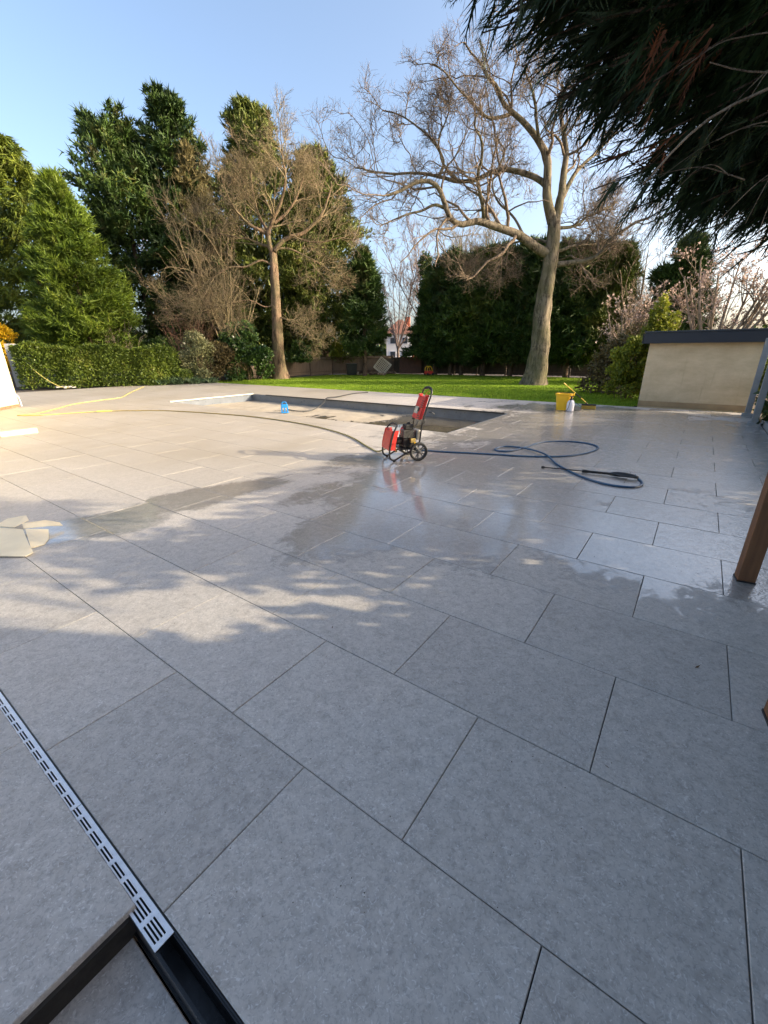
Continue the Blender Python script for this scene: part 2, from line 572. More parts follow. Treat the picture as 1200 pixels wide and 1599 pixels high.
# ------------------------------------------------------------------ slot drain: black channel with cut steel grate
m_chan = simple('channel_plastic', (0.012, 0.012, 0.013), (0.006, 0.006, 0.007), 20, 0.35, spec=0.5)
m_steel = simple('galvanised_steel', (0.86, 0.87, 0.89), (0.70, 0.71, 0.73), 40, 0.36, metal=0.3, bump=0.05)
x, y, _ = uv(0, 0.179)
drain = empty('drain_channel', (x, y, 0), YAW)
tag(drain, 'black plastic drain channel left open at the patio corner', 'drain')
u0, u1 = -2.6, 0.9
um, ul = (u0 + u1) / 2, u1 - u0
MB().box((um, 0, -0.112), (ul, 0.062, 0.006)).build('floor', m_chan, drain)
for s in (-1, 1):
    q = MB().box((um, s * 0.0225, -0.058), (ul, 0.004, 0.102)).box((um, s * 0.0265, -0.0125), (ul, 0.0042, 0.019))
    q.build('side_wall', m_chan, drain)
    r = MB()
    t = u0 + 0.1
    while t < u1:
        r.box((t, s * 0.0287, -0.009), (0.012, 0.0012, 0.007)); t += 0.23
    tag(r.build('clip_rib', m_chan, drain), kind='stuff')
def grate(ua, ub, label):
    x, y, _ = uv(ub, 0.178)
    g = empty('drain_grate', (x, y, -0.003), YAW)
    tag(g, label, 'grate', 'steel grates over the slot drain')
    lng = ub - ua
    pl = MB()
    ys = [-0.0245, -0.0135, -0.0035, 0.0065, 0.0165, 0.0245]
    # five rails with four rows of slots between
    edges = [(-0.0262, -0.0190), (-0.0140, -0.0100), (-0.0050, -0.0010), (0.0040, 0.0080), (0.0130, 0.0262)]
    for a, b in edges: pl.box((-lng / 2, (a + b) / 2, 0), (lng, b - a, 0.0022))
    t = 0.008
    while t < lng:
        for (a0, b0), (a1, b1) in zip(edges[:-1], edges[1:]):
            pl.box((-t, (b0 + a1) / 2, 0), (0.016, a1 - b0 + 0.0002, 0.0021))
        t += 0.078
    pl.build('slotted_plate', m_steel, g)
    for s in (-1, 1): MB().box((-lng / 2, s * 0.0262, -0.006), (lng, 0.0014, 0.012)).build('folded_edge', m_steel, g)
    return g
grate(-1.462, -0.862, 'silver slotted steel grate ending in a cut at the open black channel')
grate(-2.55, -1.465, 'silver slotted steel grate running out past the left edge of the picture')

# ------------------------------------------------------------------ pool basin with its dirty cover
m_liner = simple('pool_liner', (0.150, 0.170, 0.200), (0.105, 0.120, 0.142), 3, 0.35)
m_cream = simple('cream_edging', (0.70, 0.66, 0.56), (0.55, 0.51, 0.43), 8, 0.6)
m_track = simple('cover_track', (0.05, 0.052, 0.058), (0.03, 0.031, 0.035), 10, 0.4, metal=0.5)
pool = tag(empty('pool', uv((POOL[0] + POOL[1]) / 2, (POOL[2] + POOL[3]) / 2, 0), YAW), kind='structure')
pl, pw = POOL[1] - POOL[0], POOL[3] - POOL[2]
DEP = 0.25
for nm, c, s in (('pool_wall', (0, pw / 2 - 0.02, -DEP / 2 - 0.12), (pl - 0.09, 0.04, DEP + 0.22)), ('pool_wall', (0, -pw / 2 + 0.02, -DEP / 2 - 0.12), (pl - 0.09, 0.04, DEP + 0.22)),
                 ('pool_wall', (-pl / 2 + 0.022, 0, -DEP / 2 - 0.12), (0.04, pw - 0.004, DEP + 0.22)), ('pool_wall', (pl / 2 - 0.022, 0, -DEP / 2 - 0.12), (0.04, pw - 0.004, DEP + 0.22))):
    MB().box(c, s).build(nm, m_liner, pool)
MB().box((-pl / 2 + 0.055, 0, 0.004), (0.10, pw - 0.01, 0.03), bevel=0.004).build('cream_edging', m_cream, pool)
MB().box((0.4, pw / 2 - 0.05, 0.0), (pl - 1.0, 0.055, 0.03), bevel=0.004).build('cover_track', m_track, pool)
def cover_material():
    k = NT('dirty_pool_cover')
    p = k.obj()
    a = k.noise(p, 0.42, 6, 0.62, 0.8)
    b = k.noise(p, 2.6, 6, 0.65, 0.6)
    sx = k.N('ShaderNodeSeparateXYZ'); k.L(p, sx.inputs[0])
    bias = k.math('MULTIPLY', sx.outputs[0], 0.055)
    f = k.math('ADD', k.math('ADD', a, k.math('MULTIPLY', k.math('SUBTRACT', b, 0.5), 0.35)), bias)
    wet = k.ramp(f, [(0.52, 0.0), (0.58, 1.0)])
    sand = k.ramp(b, [(0.3, (0.30, 0.25, 0.185)), (0.7, (0.48, 0.41, 0.31))])
    mud = k.ramp(b, [(0.3, (0.060, 0.052, 0.040)), (0.7, (0.125, 0.108, 0.082))])
    k.L(k.mix(wet, sand, mud), k.b.inputs['Base Color'])
    k.L(k.ramp(wet, [(0.0, 0.85), (1.0, 0.05)]), k.b.inputs['Roughness'])
    k.L(k.bump(b, 0.25, 0.004), k.b.inputs['Normal'])
    return k.m
nx, ny = 60, 24
gx, gy = np.meshgrid(np.linspace(-pl / 2 + 0.045, pl / 2 - 0.045, nx), np.linspace(-pw / 2 + 0.045, pw / 2 - 0.045, ny))
gz = -DEP + 0.012 * np.sin(gx * 2.1) * np.cos(gy * 1.7) + 0.006 * np.sin(gx * 7 + gy * 3)
V = np.stack([gx.ravel(), gy.ravel(), gz.ravel()], 1)
ii = np.arange(nx * ny).reshape(ny, nx)
F = np.stack([ii[:-1, :-1].ravel(), ii[:-1, 1:].ravel(), ii[1:, 1:].ravel(), ii[1:, :-1].ravel()], 1)
link('pool_cover', mesh_np('pool_cover', V, F, True), cover_material(), pool)
# ------------------------------------------------------------------ vegetation builders
def tubes(P, Rr, k):
    """P (M,N,3) polylines, Rr (M,N) radii -> verts, quads"""
    M_, N_, _ = P.shape
    T = np.empty_like(P)
    T[:, 1:-1] = P[:, 2:] - P[:, :-2]; T[:, 0] = P[:, 1] - P[:, 0]; T[:, -1] = P[:, -1] - P[:, -2]
    T = norm(T)
    ref = np.where(np.abs(T[..., 2:3]) < 0.85, np.array([0, 0, 1.0]), np.array([1.0, 0, 0]))
    # one reference per polyline keeps the rings from twisting
    ref = np.repeat(ref[:, :1], N_, 1)
    a = norm(np.cross(T, ref)); b = np.cross(T, a)
    ang = np.arange(k) * 2 * np.pi / k
    V = P[:, :, None, :] + Rr[:, :, None, None] * (a[:, :, None, :] * np.cos(ang)[None, None, :, None] + b[:, :, None, :] * np.sin(ang)[None, None, :, None])
    idx = np.arange(M_ * N_ * k).reshape(M_, N_, k)
    q = np.stack([idx[:, :-1, :], np.roll(idx, -1, 2)[:, :-1, :], np.roll(idx, -1, 2)[:, 1:, :], idx[:, 1:, :]], -1)
    return V.reshape(-1, 3), q.reshape(-1, 4)

def join(parts):
    Vs, Fs, n = [], [], 0
    for V, F in parts:
        Vs.append(V); Fs.append(F + n); n += len(V)
    return np.concatenate(Vs), np.concatenate(Fs)

def resample(P, n):
    P = np.asarray(P, float)
    d = np.r_[0, np.cumsum(np.linalg.norm(np.diff(P, axis=0), axis=1))]
    t = np.linspace(0, d[-1], n)
    return np.stack([np.interp(t, d, P[:, i]) for i in range(3)], 1)

def grow(rg, P, Rr, per, ratio, ang, npts, wob, up=0.0, t0=0.25, rmin=0.006, lmin=0.2, lmax=9.0, rfac=0.55):
    """child branches for every parent polyline"""
    M_, N_, _ = P.shape
    plen = np.linalg.norm(np.diff(P, axis=1), axis=2).sum(1)
    cnt = np.maximum(1, rg.poisson(per * np.ones(M_)))if np.isscalar(per) else np.maximum(1, rg.poisson(per))
    par = np.repeat(np.arange(M_), cnt)
    m = len(par)
    t = t0 + (1 - t0) * rg.random(m) ** 0.8
    s = t * (N_ - 1); i = np.minimum(s.astype(int), N_ - 2); fr = (s - i)[:, None]
    o = P[par, i] * (1 - fr) + P[par, i + 1] * fr
    T = norm(P[par, i + 1] - P[par, i])
    r0 = Rr[par, i] * (1 - fr[:, 0]) + Rr[par, i + 1] * fr[:, 0]
    rand = norm(rg.normal(size=(m, 3)))
    per_ = norm(np.cross(T, rand))
    a = np.radians(rg.normal(ang, ang * 0.28, m))[:, None]
    d = norm(T * np.cos(a) + per_ * np.sin(a) + np.array([0, 0, up]))
    L = np.clip(plen[par] * ratio * rg.uniform(0.55, 1.3, m) * (1.15 - 0.6 * t), lmin, lmax)
    step = (L / (npts - 1))[:, None]
    Q = np.empty((m, npts, 3)); Q[:, 0] = o
    for j in range(1, npts):
        d = norm(d + rg.normal(0, wob, (m, 3)) + np.array([0, 0, up * 0.35]))
        Q[:, j] = Q[:, j - 1] + d * step
    rs = np.maximum(r0 * rfac, rmin)
    re = np.maximum(rs * 0.32, rmin * 0.7)
    Rq = rs[:, None] + (re - rs)[:, None] * np.linspace(0, 1, npts)[None]
    return Q, Rq

def bare_tree(name, label, limbs, seed, mb, mt, levels, loc=(0, 0, 0), burr=None, group='bare winter trees'):
    """limbs: [r0, r1, points]; limb 0 is the trunk"""
    rg = np.random.default_rng(seed)
    root = empty(name, loc)
    tag(root, label, 'tree', group)
    lo = np.array(loc)
    trunk = []
    NP = 14
    P0, R0 = [], []
    for i, (r0, r1, pts) in enumerate(limbs):
        Q = resample([tuple(v) for v in catmull(pts, 5)], 30 if i == 0 else NP * 2) - lo
        if i: Q[1:-1] += np.cumsum(rg.normal(0, 0.012, (len(Q) - 2, 3)), 0) * min(1, r0 * 6)
        t = np.linspace(0, 1, len(Q))
        rr = r0 + (r1 - r0) * t ** 0.8
        if i == 0:
            rr = rr + r0 * 0.42 * np.exp(-Q[:, 2] * 2.2).clip(0, 2)
            V, F = tubes(Q[None], rr[None], 18)
            a = np.arctan2(V[:, 1] - np.interp(V[:, 2], Q[:, 2], Q[:, 1]), V[:, 0] - np.interp(V[:, 2], Q[:, 2], Q[:, 0]))
            bump = 0.055 * np.sin(a * 5 + V[:, 2] * 0.6) + 0.06 * np.sin(a * 3 - V[:, 2] * 1.9) + 0.035 * np.sin(a * 8 + V[:, 2] * 2.3) + 0.03 * np.sin(V[:, 2] * 6.5 + 2 * np.sin(a))
            if burr:
                for bz, ba, bs in burr: bump += bs * np.exp(-((V[:, 2] - bz) / 0.28) ** 2) * np.exp(-(np.angle(np.exp(1j * (a - ba))) / 0.7) ** 2)
            c = np.stack([np.interp(V[:, 2], Q[:, 2], Q[:, 0]), np.interp(V[:, 2], Q[:, 2], Q[:, 1]), V[:, 2]], 1)
            V = c + (V - c) * (1 + bump)[:, None]
            trunk.append((V, F))
        else:
            trunk.append(tubes(Q[None], rr[None], 9))
            P0.append(resample(Q, NP)); R0.append(np.interp(np.linspace(0, 1, NP), t, rr))
    V, F = join(trunk)
    link('trunk', mesh_np('trunk', V, F, True), mb, root)
    P, Rr = np.array(P0), np.array(R0)
    crown = []
    for lv, kw in enumerate(levels):
        kk = kw.pop('k', 3)
        Q, Rq = grow(rg, P, Rr, **kw)
        crown.append(tubes(Q, Rq, kk))
        P, Rr = Q, Rq
    V, F = join(crown)
    link('crown', mesh_np('crown', V, F, True), mt, root)
    return root, P

def tri_leaves(rg, O, D, L, Wd, droop=0.0):
    """slender triangular sprays: O (n,3) base, D (n,3) direction"""
    n = len(O)
    s = norm(np.cross(D, norm(rg.normal(size=(n, 3))))) * Wd[:, None]
    e = O + D * L[:, None]; e[:, 2] -= droop * L
    m = O + D * (L * 0.35)[:, None]
    return np.stack([O, m + s, e, m - s], 1)

def spray3(rg, O, D, L, Wd, droop=0.0):
    s = norm(np.cross(D, norm(rg.normal(size=O.shape)))) * Wd[:, None]
    e = O + D * L[:, None]; e[:, 2] -= droop * L
    return np.stack([O - s, e, O + s], 1)

def conifer(name, label, loc, h, r, seed, m, mb, n_br=260, per=70, zb=0.04, shape=0.75, rise=0.35, leaf_l=0.34, leaf_w=0.040, ragged=0.3, droop=0.0, lean=(0, 0), lower=None, group='evergreen conifers', top=1.0, twin=None):
    """branches leave the stem all round; flat sprays are set along the outer part of each branch"""
    rg = np.random.default_rng(seed)
    root = empty(name, loc)
    tag(root, label, 'tree', group)
    tp = [(0, 0, -0.1), (0.03 * r, 0, h * 0.3), (lean[0] * 0.5, lean[1] * 0.5, h * 0.65), (lean[0], lean[1], h * 0.97)]
    Q = resample([tuple(v) for v in catmull(tp, 5)], 14)
    tr = np.linspace(h * 0.016 + 0.05, 0.02, 14)
    V, F = tubes(Q[None], tr[None], 8)
    link('trunk', mesh_np('trunk', V, F, True), mb, root)
    z = zb * h + (h - zb * h) * rg.random(n_br) ** 0.9
    f = (z - zb * h) / (h * (1 - zb))
    prof = np.clip((1 - f) ** shape, 0.03, 1) * np.clip(0.62 + f * 2.5, 0, 1)
    if lower: prof *= np.clip(lower + f * 3, 0, 1)
    az = rg.uniform(0, 2 * np.pi, n_br)
    # lobes make the outline uneven
    lob = 1 + ragged * (0.6 * np.sin(az * 2 + z * 0.9 + seed) + 0.5 * np.sin(az * 3 - z * 1.7) + 0.35 * rg.normal(size=n_br))
    ln = r * prof * np.clip(lob, 0.35, 1.6) * top
    c = np.stack([np.interp(z, Q[:, 2], Q[:, 0]), np.interp(z, Q[:, 2], Q[:, 1]), z], 1)
    d = norm(np.stack([np.cos(az), np.sin(az), rise + 0.9 * f ** 2 + 0.12 * rg.normal(size=n_br)], 1))
    # sprays
    cnt = np.maximum(12, (per * 0.95 * (0.35 + 0.75 * ln / r)).astype(int))
    b = np.repeat(np.arange(n_br), cnt); n = len(b)
    t = 0.22 + 0.8 * rg.random(n) ** 0.62
    sp = (0.30 * (1.08 - t) + 0.045) * np.maximum(ln[b], 0.6) * 0.58
    O = c[b] + d[b] * (ln[b] * t)[:, None] + rg.normal(size=(n, 3)) * sp[:, None] * np.array([1, 1, 0.45])
    O[:, 2] += -0.10 * (t ** 2) * ln[b]
    D = norm(d[b] * 0.9 + rg.normal(0, 0.55, (n, 3)) + np.array([0, 0, 0.18 - droop]))
    L = leaf_l * np.clip(rg.lognormal(-0.1, 0.42, n), 0.35, 2.0); Wd = leaf_w * rg.uniform(0.6, 1.4, n)
    P4 = spray3(rg, O, D, L, Wd, droop)
    # a second, smaller spray at the side of every first one
    D2 = norm(D + rg.normal(0, 0.6, (n, 3)))
    P5 = spray3(rg, O + D * (L * 0.3)[:, None], D2, L * 0.75, Wd * 0.85, droop)
    D3 = norm(D + rg.normal(0, 0.6, (n, 3)))
    P6 = spray3(rg, O + D * (L * 0.15)[:, None], D3, L * 0.65, Wd * 0.8, droop)
    ok = np.concatenate([P4, P5, P6])
    ok = ok[ok[:, :, 2].min(1) > 0.02]
    link('crown', mesh_polys('crown', ok), m, root)
    return root

def leaf_cloud(rg, blobs, n, ln, wd, shell=0.45, up=0.2):
    """diamond leaves spread through ellipsoid clumps: blobs (cx,cy,cz,rx,ry,rz)"""
    B = np.array(blobs, float)
    vol = (B[:, 3] * B[:, 4] * B[:, 5]) ** 0.75
    i = rg.choice(len(B), n, p=vol / vol.sum())
    d = norm(rg.normal(size=(n, 3)))
    rr = 1 - shell * rg.random(n) ** 1.5
    rr *= 1 + 0.16 * np.sin(d[:, 0] * 9 + i) * np.cos(d[:, 2] * 8 + i * 2)
    O = B[i, :3] + d * rr[:, None] * B[i, 3:]
    D = norm(d * 0.7 + rg.normal(0, 0.7, (n, 3)) + np.array([0, 0, up]))
    q = tri_leaves(rg, O, D, ln * rg.uniform(0.6, 1.3, n), wd * rg.uniform(0.7, 1.3, n))
    return q

def shrub(name, label, loc, blobs, n, ln, wd, seed, m, m_stem, cat='shrub', shell=0.6, stems=14, group=None, stem_r=0.012):
    rg = np.random.default_rng(seed)
    root = empty(name, loc)
    tag(root, label, cat, group)
    q = leaf_cloud(rg, blobs, n, ln, wd, shell)
    q = q[q[:, :, 2].min(1) > -0.02]
    link('foliage', mesh_polys('foliage', q), m, root)
    B = np.array(blobs)
    Ps = []
    for j in range(stems):
        b = B[rg.integers(len(B))]
        e = b[:3] + norm(rg.normal(size=3)) * b[3:] * 0.8
        s = np.array([b[0] * 0.5 + rg.normal(0, 0.12), b[1] * 0.5 + rg.normal(0, 0.12), -0.05])
        t = np.linspace(0, 1, 7)[:, None]
        Ps.append(s * (1 - t) + e * t + rg.normal(0, 0.03, (7, 3)) * t)
    Ps = np.array(Ps)
    V, F = tubes(Ps, np.repeat(np.linspace(stem_r, stem_r * 0.35, 7)[None], len(Ps), 0), 5)
    link('stems', mesh_np('stems', V, F, True), m_stem, root)
    return root

def bark(name, c1, c2, scale=6, moss=None):
    k = NT(name)
    p = k.pos()
    mp = k.N('ShaderNodeMapping'); mp.inputs['Scale'].default_value = (1, 1, 0.22); k.L(p, mp.inputs['Vector'])
    a = k.math('ADD', k.math('MULTIPLY', k.noise(mp.outputs[0], scale * 1.1, 5, 0.75, 0.8), 0.75), k.math('MULTIPLY', k.noise(p, scale * 0.6, 4, 0.7, 1.0), 0.25))
    col = k.ramp(a, [(0.41, c2), (0.51, c1), (0.62, tuple(min(1, x * 1.35) for x in c1))])
    if moss:
        g = k.N('ShaderNodeNewGeometry')
        b = k.noise(p, 1.6, 4, 0.6)
        col = k.mix(k.ramp(b, [(0.42, 0.0), (0.62, 0.6)]), col, moss)
    k.L(col, k.b.inputs['Base Color'])
    k.b.inputs['Roughness'].default_value = 0.92
    k.b.inputs['Specular IOR Level'].default_value = 0.2
    k.L(k.bump(a, 1.0, 0.09), k.b.inputs['Normal'])
    return k.m

m_bark_oak = bark('oak_bark', (0.185, 0.152, 0.108), (0.050, 0.040, 0.029), 6, (0.105, 0.100, 0.045))
m_twig_oak = bark('oak_twig', (0.205, 0.155, 0.110), (0.10, 0.072, 0.05), 8)
m_bark_ash = bark('ash_bark', (0.200, 0.135, 0.088), (0.070, 0.046, 0.032), 5, (0.16, 0.14, 0.075))
m_twig_ash = bark('ash_twig', (0.255, 0.195, 0.120), (0.12, 0.09, 0.055), 8, (0.21, 0.185, 0.09))
m_twig_far = bark('far_twig', (0.25, 0.19, 0.165), (0.13, 0.095, 0.08), 8)
m_bark_con = bark('conifer_bark', (0.125, 0.085, 0.060), (0.045, 0.030, 0.022), 7)
m_dead = bark('dead_wood', (0.31, 0.235, 0.17), (0.15, 0.11, 0.08), 9)
m_con_yel = leaf('golden_cypress', (0.035, 0.065, 0.008), (0.185, 0.225, 0.022), (0.31, 0.31, 0.05), 0.2, 0.6, 0.5, 0.35)
m_con_grn = leaf('bright_cypress', (0.035, 0.072, 0.008), (0.155, 0.225, 0.018), (0.25, 0.29, 0.035), 0.2, 0.6, 0.45, 0.25)
m_con_drk = leaf('dark_cypress', (0.012, 0.031, 0.006), (0.055, 0.102, 0.016), (0.160, 0.185, 0.032), 0.15, 0.6, 0.45, 0.4)
m_con_mid = leaf('mid_cypress', (0.025, 0.048, 0.009), (0.125, 0.155, 0.022), (0.24, 0.215, 0.055), 0.15, 0.6, 0.45, 0.5)
m_con_dry = leaf('dry_cypress', (0.06, 0.055, 0.022), (0.19, 0.16, 0.065), (0.27, 0.21, 0.10), 0.2, 0.7, 0.5)
m_hedge = leaf('hedge_leaf', (0.035, 0.065, 0.010), (0.125, 0.170, 0.020), (0.205, 0.215, 0.045), 0.25, 0.5, 1.2)
m_laurel = leaf('laurel_leaf', (0.016, 0.040, 0.010), (0.060, 0.105, 0.024), (0.15, 0.19, 0.06), 0.12, 0.28, 1.1)
m_bronze = leaf('bronze_leaf', (0.055, 0.040, 0.018), (0.150, 0.115, 0.045), (0.20, 0.19, 0.06), 0.2, 0.6, 1.2)
m_gold = leaf('golden_leaf', (0.09, 0.11, 0.012), (0.28, 0.30, 0.030), (0.46, 0.42, 0.05), 0.3, 0.5, 1.4)
m_forsythia = leaf('forsythia_flower', (0.55, 0.33, 0.010), (0.80, 0.52, 0.015), None, 0.3, 0.6, 2)
m_pale = leaf('variegated_leaf', (0.10, 0.115, 0.04), (0.28, 0.28, 0.13), (0.45, 0.43, 0.26), 0.25, 0.5, 1.2)
m_strap = leaf('strap_leaf', (0.035, 0.070, 0.030), (0.110, 0.165, 0.080), (0.2, 0.26, 0.14), 0.2, 0.4, 2)
m_petal = leaf('pink_blossom', (0.40, 0.27, 0.22), (0.72, 0.56, 0.49), (0.85, 0.76, 0.70), 0.4, 0.6, 2)
m_ivy = leaf('ivy_leaf', (0.018, 0.040, 0.010), (0.070, 0.105, 0.022), (0.17, 0.18, 0.045), 0.2, 0.4, 1.2)
m_stem = bark('shrub_stem', (0.15, 0.105, 0.065), (0.07, 0.05, 0.03), 12)
m_stem_red = bark('bramble_stem', (0.20, 0.115, 0.075), (0.10, 0.06, 0.04), 12)

# ------------------------------------------------------------------ the two big bare trees
OAK = [[0.47,0.25,[[7.24,21.0,-0.14],[7.26,21.0,0.83],[7.27,21.0,2.15],[7.22,21.0,3.31],[7.27,21.0,4.51],[7.31,21.0,5.48],[7.31,21.0,6.22],[7.26,21.0,6.77]]],[0.212,0.05,[[7.26,21.0,5.38],[6.64,20.85,5.59],[6.07,20.69,5.89],[5.47,20.54,6.13],[4.57,20.38,6.36],[3.9,20.23,6.49],[3.27,20.08,6.34],[2.78,19.92,6.5],[2.48,19.77,6.98],[2.2,19.62,7.39],[1.74,19.46,7.58],[1.2,19.31,7.46],[0.67,19.15,7.14],[0.19,19.0,6.98]]],[0.102,0.03,[[4.32,21.0,6.6],[4.12,20.64,7.04],[3.84,20.29,7.54],[3.7,19.93,7.92],[3.73,19.57,8.37],[3.56,19.21,8.71],[3.24,18.86,8.96],[3.28,18.5,9.19]]],[0.128,0.03,[[6.83,21.0,7.83],[6.42,21.14,8.15],[5.86,21.27,8.37],[5.04,21.41,8.55],[4.4,21.55,8.44],[4.02,21.68,8.3],[3.24,21.82,8.29],[2.38,21.95,8.5],[1.53,22.09,8.65],[0.56,22.23,8.66],[-0.48,22.36,8.8],[-1.19,22.5,9.01]]],[0.22,0.03,[[7.21,21.0,6.59],[6.84,20.95,7.38],[6.71,20.89,8.19],[6.55,20.84,8.82],[6.12,20.78,9.35],[5.6,20.73,9.81],[5.11,20.67,10.12],[4.61,20.62,10.48],[4.31,20.56,10.96],[3.94,20.51,11.24],[3.52,20.45,11.64],[3.03,20.4,12.02]]],[0.2,0.04,[[7.31,21.0,6.68],[7.4,21.11,7.6],[7.43,21.23,8.35],[7.48,21.34,8.96],[7.35,21.46,9.64],[7.2,21.57,10.3],[7.09,21.69,10.89],[7.2,21.8,11.53]]],[0.111,0.03,[[7.47,21.0,7.39],[7.87,21.3,8.15],[8.29,21.6,8.68],[8.91,21.9,9.2],[9.57,22.2,9.81],[10.21,22.5,10.49]]],[0.085,0.03,[[6.67,21.0,8.58],[6.34,20.7,9.05],[6.03,20.4,9.56],[5.79,20.1,10.08],[5.48,19.8,10.51],[5.07,19.5,10.86]]],[0.076,0.02,[[5.14,21.0,10.24],[4.61,20.77,10.02],[4.13,20.54,9.91],[3.73,20.31,10.05],[3.24,20.09,10.3],[2.67,19.86,10.58],[2.22,19.63,10.81],[1.79,19.4,10.94]]],[0.128,0.04,[[7.48,21.0,5.0],[8.08,20.86,5.05],[8.76,20.71,5.13],[9.24,20.57,5.38],[9.46,20.43,5.86],[9.86,20.29,6.09],[10.25,20.14,6.36],[10.75,20.0,6.5]]],[0.076,0.03,[[7.42,21.0,5.48],[8.37,21.3,5.77],[9.1,21.6,5.87],[9.83,21.9,6.01],[10.6,22.2,6.38]]],[0.076,0.03,[[7.45,21.0,6.4],[7.95,21.2,6.45],[8.55,21.4,6.63],[8.87,21.6,6.91],[9.53,21.8,7.15],[10.27,22.0,7.57]]],[0.06,0.02,[[7.15,21.0,5.85],[6.52,21.3,6.03],[5.79,21.6,5.94],[4.99,21.9,5.76],[4.28,22.2,5.47],[3.77,22.5,5.17]]],[0.068,0.02,[[2.75,21.0,7.06],[2.19,20.72,7.14],[1.65,20.44,6.87],[0.97,20.16,6.67],[0.3,19.88,6.35],[-0.1,19.6,6.11]]],[0.068,0.02,[[2.33,21.0,8.22],[2.54,21.22,8.73],[2.28,21.43,9.3],[1.88,21.65,9.8],[1.26,21.87,10.3],[0.65,22.08,10.66],[0.03,22.3,10.88]]],[0.06,0.02,[[3.12,21.0,8.07],[2.56,20.87,8.48],[2.32,20.73,8.87],[2.23,20.6,9.31],[2.44,20.47,9.72],[2.59,20.33,10.12],[2.45,20.2,10.57]]],[0.06,0.02,[[6.16,21.0,5.95],[5.63,21.37,6.87],[5.02,21.73,7.52],[4.81,22.1,8.3],[5.16,22.47,9.02],[5.4,22.83,9.74],[4.99,23.2,10.32]]]]
ASH = [[0.4,0.2,[[-6.32,27.1,-0.08],[-6.31,27.1,1.02],[-6.28,27.1,2.53],[-6.19,27.1,3.97],[-6.14,27.1,5.35],[-6.11,27.1,6.68]]],[0.144,0.04,[[-6.16,27.1,6.62],[-6.26,27.0,7.26],[-6.2,26.9,7.76],[-5.83,26.8,8.24],[-5.42,26.7,8.83],[-5.13,26.6,9.45],[-4.96,26.5,10.05],[-5.02,26.4,10.56],[-5.03,26.3,11.07]]],[0.136,0.04,[[-6.02,27.1,6.79],[-5.52,27.21,7.28],[-5.07,27.33,7.55],[-4.46,27.44,7.71],[-3.8,27.56,8.18],[-3.27,27.67,8.82],[-2.97,27.79,9.59],[-2.81,27.9,10.21]]],[0.104,0.03,[[-6.21,27.1,7.46],[-6.55,26.93,7.7],[-6.91,26.77,7.83],[-7.35,26.6,8.09],[-7.77,26.43,8.6],[-8.03,26.27,9.27],[-8.16,26.1,9.9]]],[0.08,0.02,[[-6.22,27.1,7.0],[-6.87,27.3,7.17],[-7.63,27.5,7.46],[-8.41,27.7,7.62],[-9.56,27.9,7.86],[-10.73,28.1,8.02]]],[0.064,0.02,[[-6.1,27.1,6.02],[-6.73,26.85,6.31],[-7.57,26.6,5.95],[-8.36,26.35,5.91],[-9.33,26.1,5.33],[-10.46,25.85,4.54],[-11.44,25.6,3.97]]],[0.064,0.02,[[-5.98,27.1,6.89],[-5.29,27.4,6.95],[-4.48,27.7,6.67],[-3.65,28.0,6.27],[-2.8,28.3,5.74]]],[0.088,0.03,[[-5.92,27.1,8.1],[-5.32,27.48,8.67],[-4.8,27.85,9.48],[-4.53,28.23,10.28],[-4.38,28.6,11.03]]],[0.08,0.03,[[-6.19,27.1,7.59],[-6.6,27.0,8.22],[-6.8,26.9,8.92],[-6.86,26.8,9.68],[-6.81,26.7,10.38],[-6.56,26.6,10.89]]],[0.04,0.02,[[-6.17,27.1,4.2],[-6.74,26.9,3.95],[-7.55,26.7,4.28],[-8.52,26.5,4.15],[-9.51,26.3,3.8],[-10.5,26.1,3.44]]],[0.04,0.02,[[-6.21,27.1,3.49],[-5.48,26.77,3.23],[-4.67,26.43,2.85],[-3.89,26.1,2.12]]],[0.048,0.02,[[-5.03,27.1,7.53],[-4.09,27.2,7.27],[-3.23,27.3,7.28],[-2.36,27.4,7.49],[-1.62,27.5,7.37]]]]
lv = [dict(per=11, ratio=0.52, ang=56, npts=9, wob=0.28, up=0.08, t0=0.2, rmin=0.017, lmax=3.2, k=5, rfac=0.5),
      dict(per=7, ratio=0.62, ang=50, npts=7, wob=0.30, up=0.12, t0=0.2, rmin=0.010, lmax=1.9, k=4),
      dict(per=5.5, ratio=0.66, ang=46, npts=4, wob=0.30, up=0.10, t0=0.15, rmin=0.0062, lmin=0.3, lmax=1.1, k=3),
      dict(per=2.1, ratio=0.72, ang=44, npts=2, wob=0.25, up=0.12, t0=0.2, rmin=0.0040, lmin=0.25, lmax=0.65, k=3)]
oak, _ = bare_tree('oak_tree', 'large leafless oak with crooked spreading limbs standing on the lawn', OAK, 11, m_bark_oak, m_twig_oak, lv, (7.24, 21.0, 0),
                burr=[(1.15, -1.4, 0.16), (1.75, -0.6, 0.22), (2.6, -1.9, 0.18), (3.1, -2.6, 0.16), (0.75, -0.9, 0.14), (3.4, -0.3, 0.15)])
lv = [dict(per=12, ratio=0.55, ang=50, npts=8, wob=0.18, up=0.12, t0=0.1, rmin=0.014, lmax=3.6, k=5, rfac=0.5),
      dict(per=7, ratio=0.62, ang=44, npts=6, wob=0.2, up=0.10, t0=0.15, rmin=0.010, lmax=2.1, k=4),
      dict(per=5, ratio=0.68, ang=40, npts=4, wob=0.2, up=0.14, t0=0.15, rmin=0.0072, lmin=0.35, lmax=1.3, k=3),
      dict(per=2.4, ratio=0.72, ang=38, npts=2, wob=0.2, up=0.12, t0=0.2, rmin=0.0052, lmin=0.3, lmax=0.8, k=3)]
ash, _ = bare_tree('ash_tree', 'tall leafless tree with tan trunk and dense fine twigs in front of dark conifers', ASH, 23, m_bark_ash, m_twig_ash, lv, (-6.32, 27.1, 0))

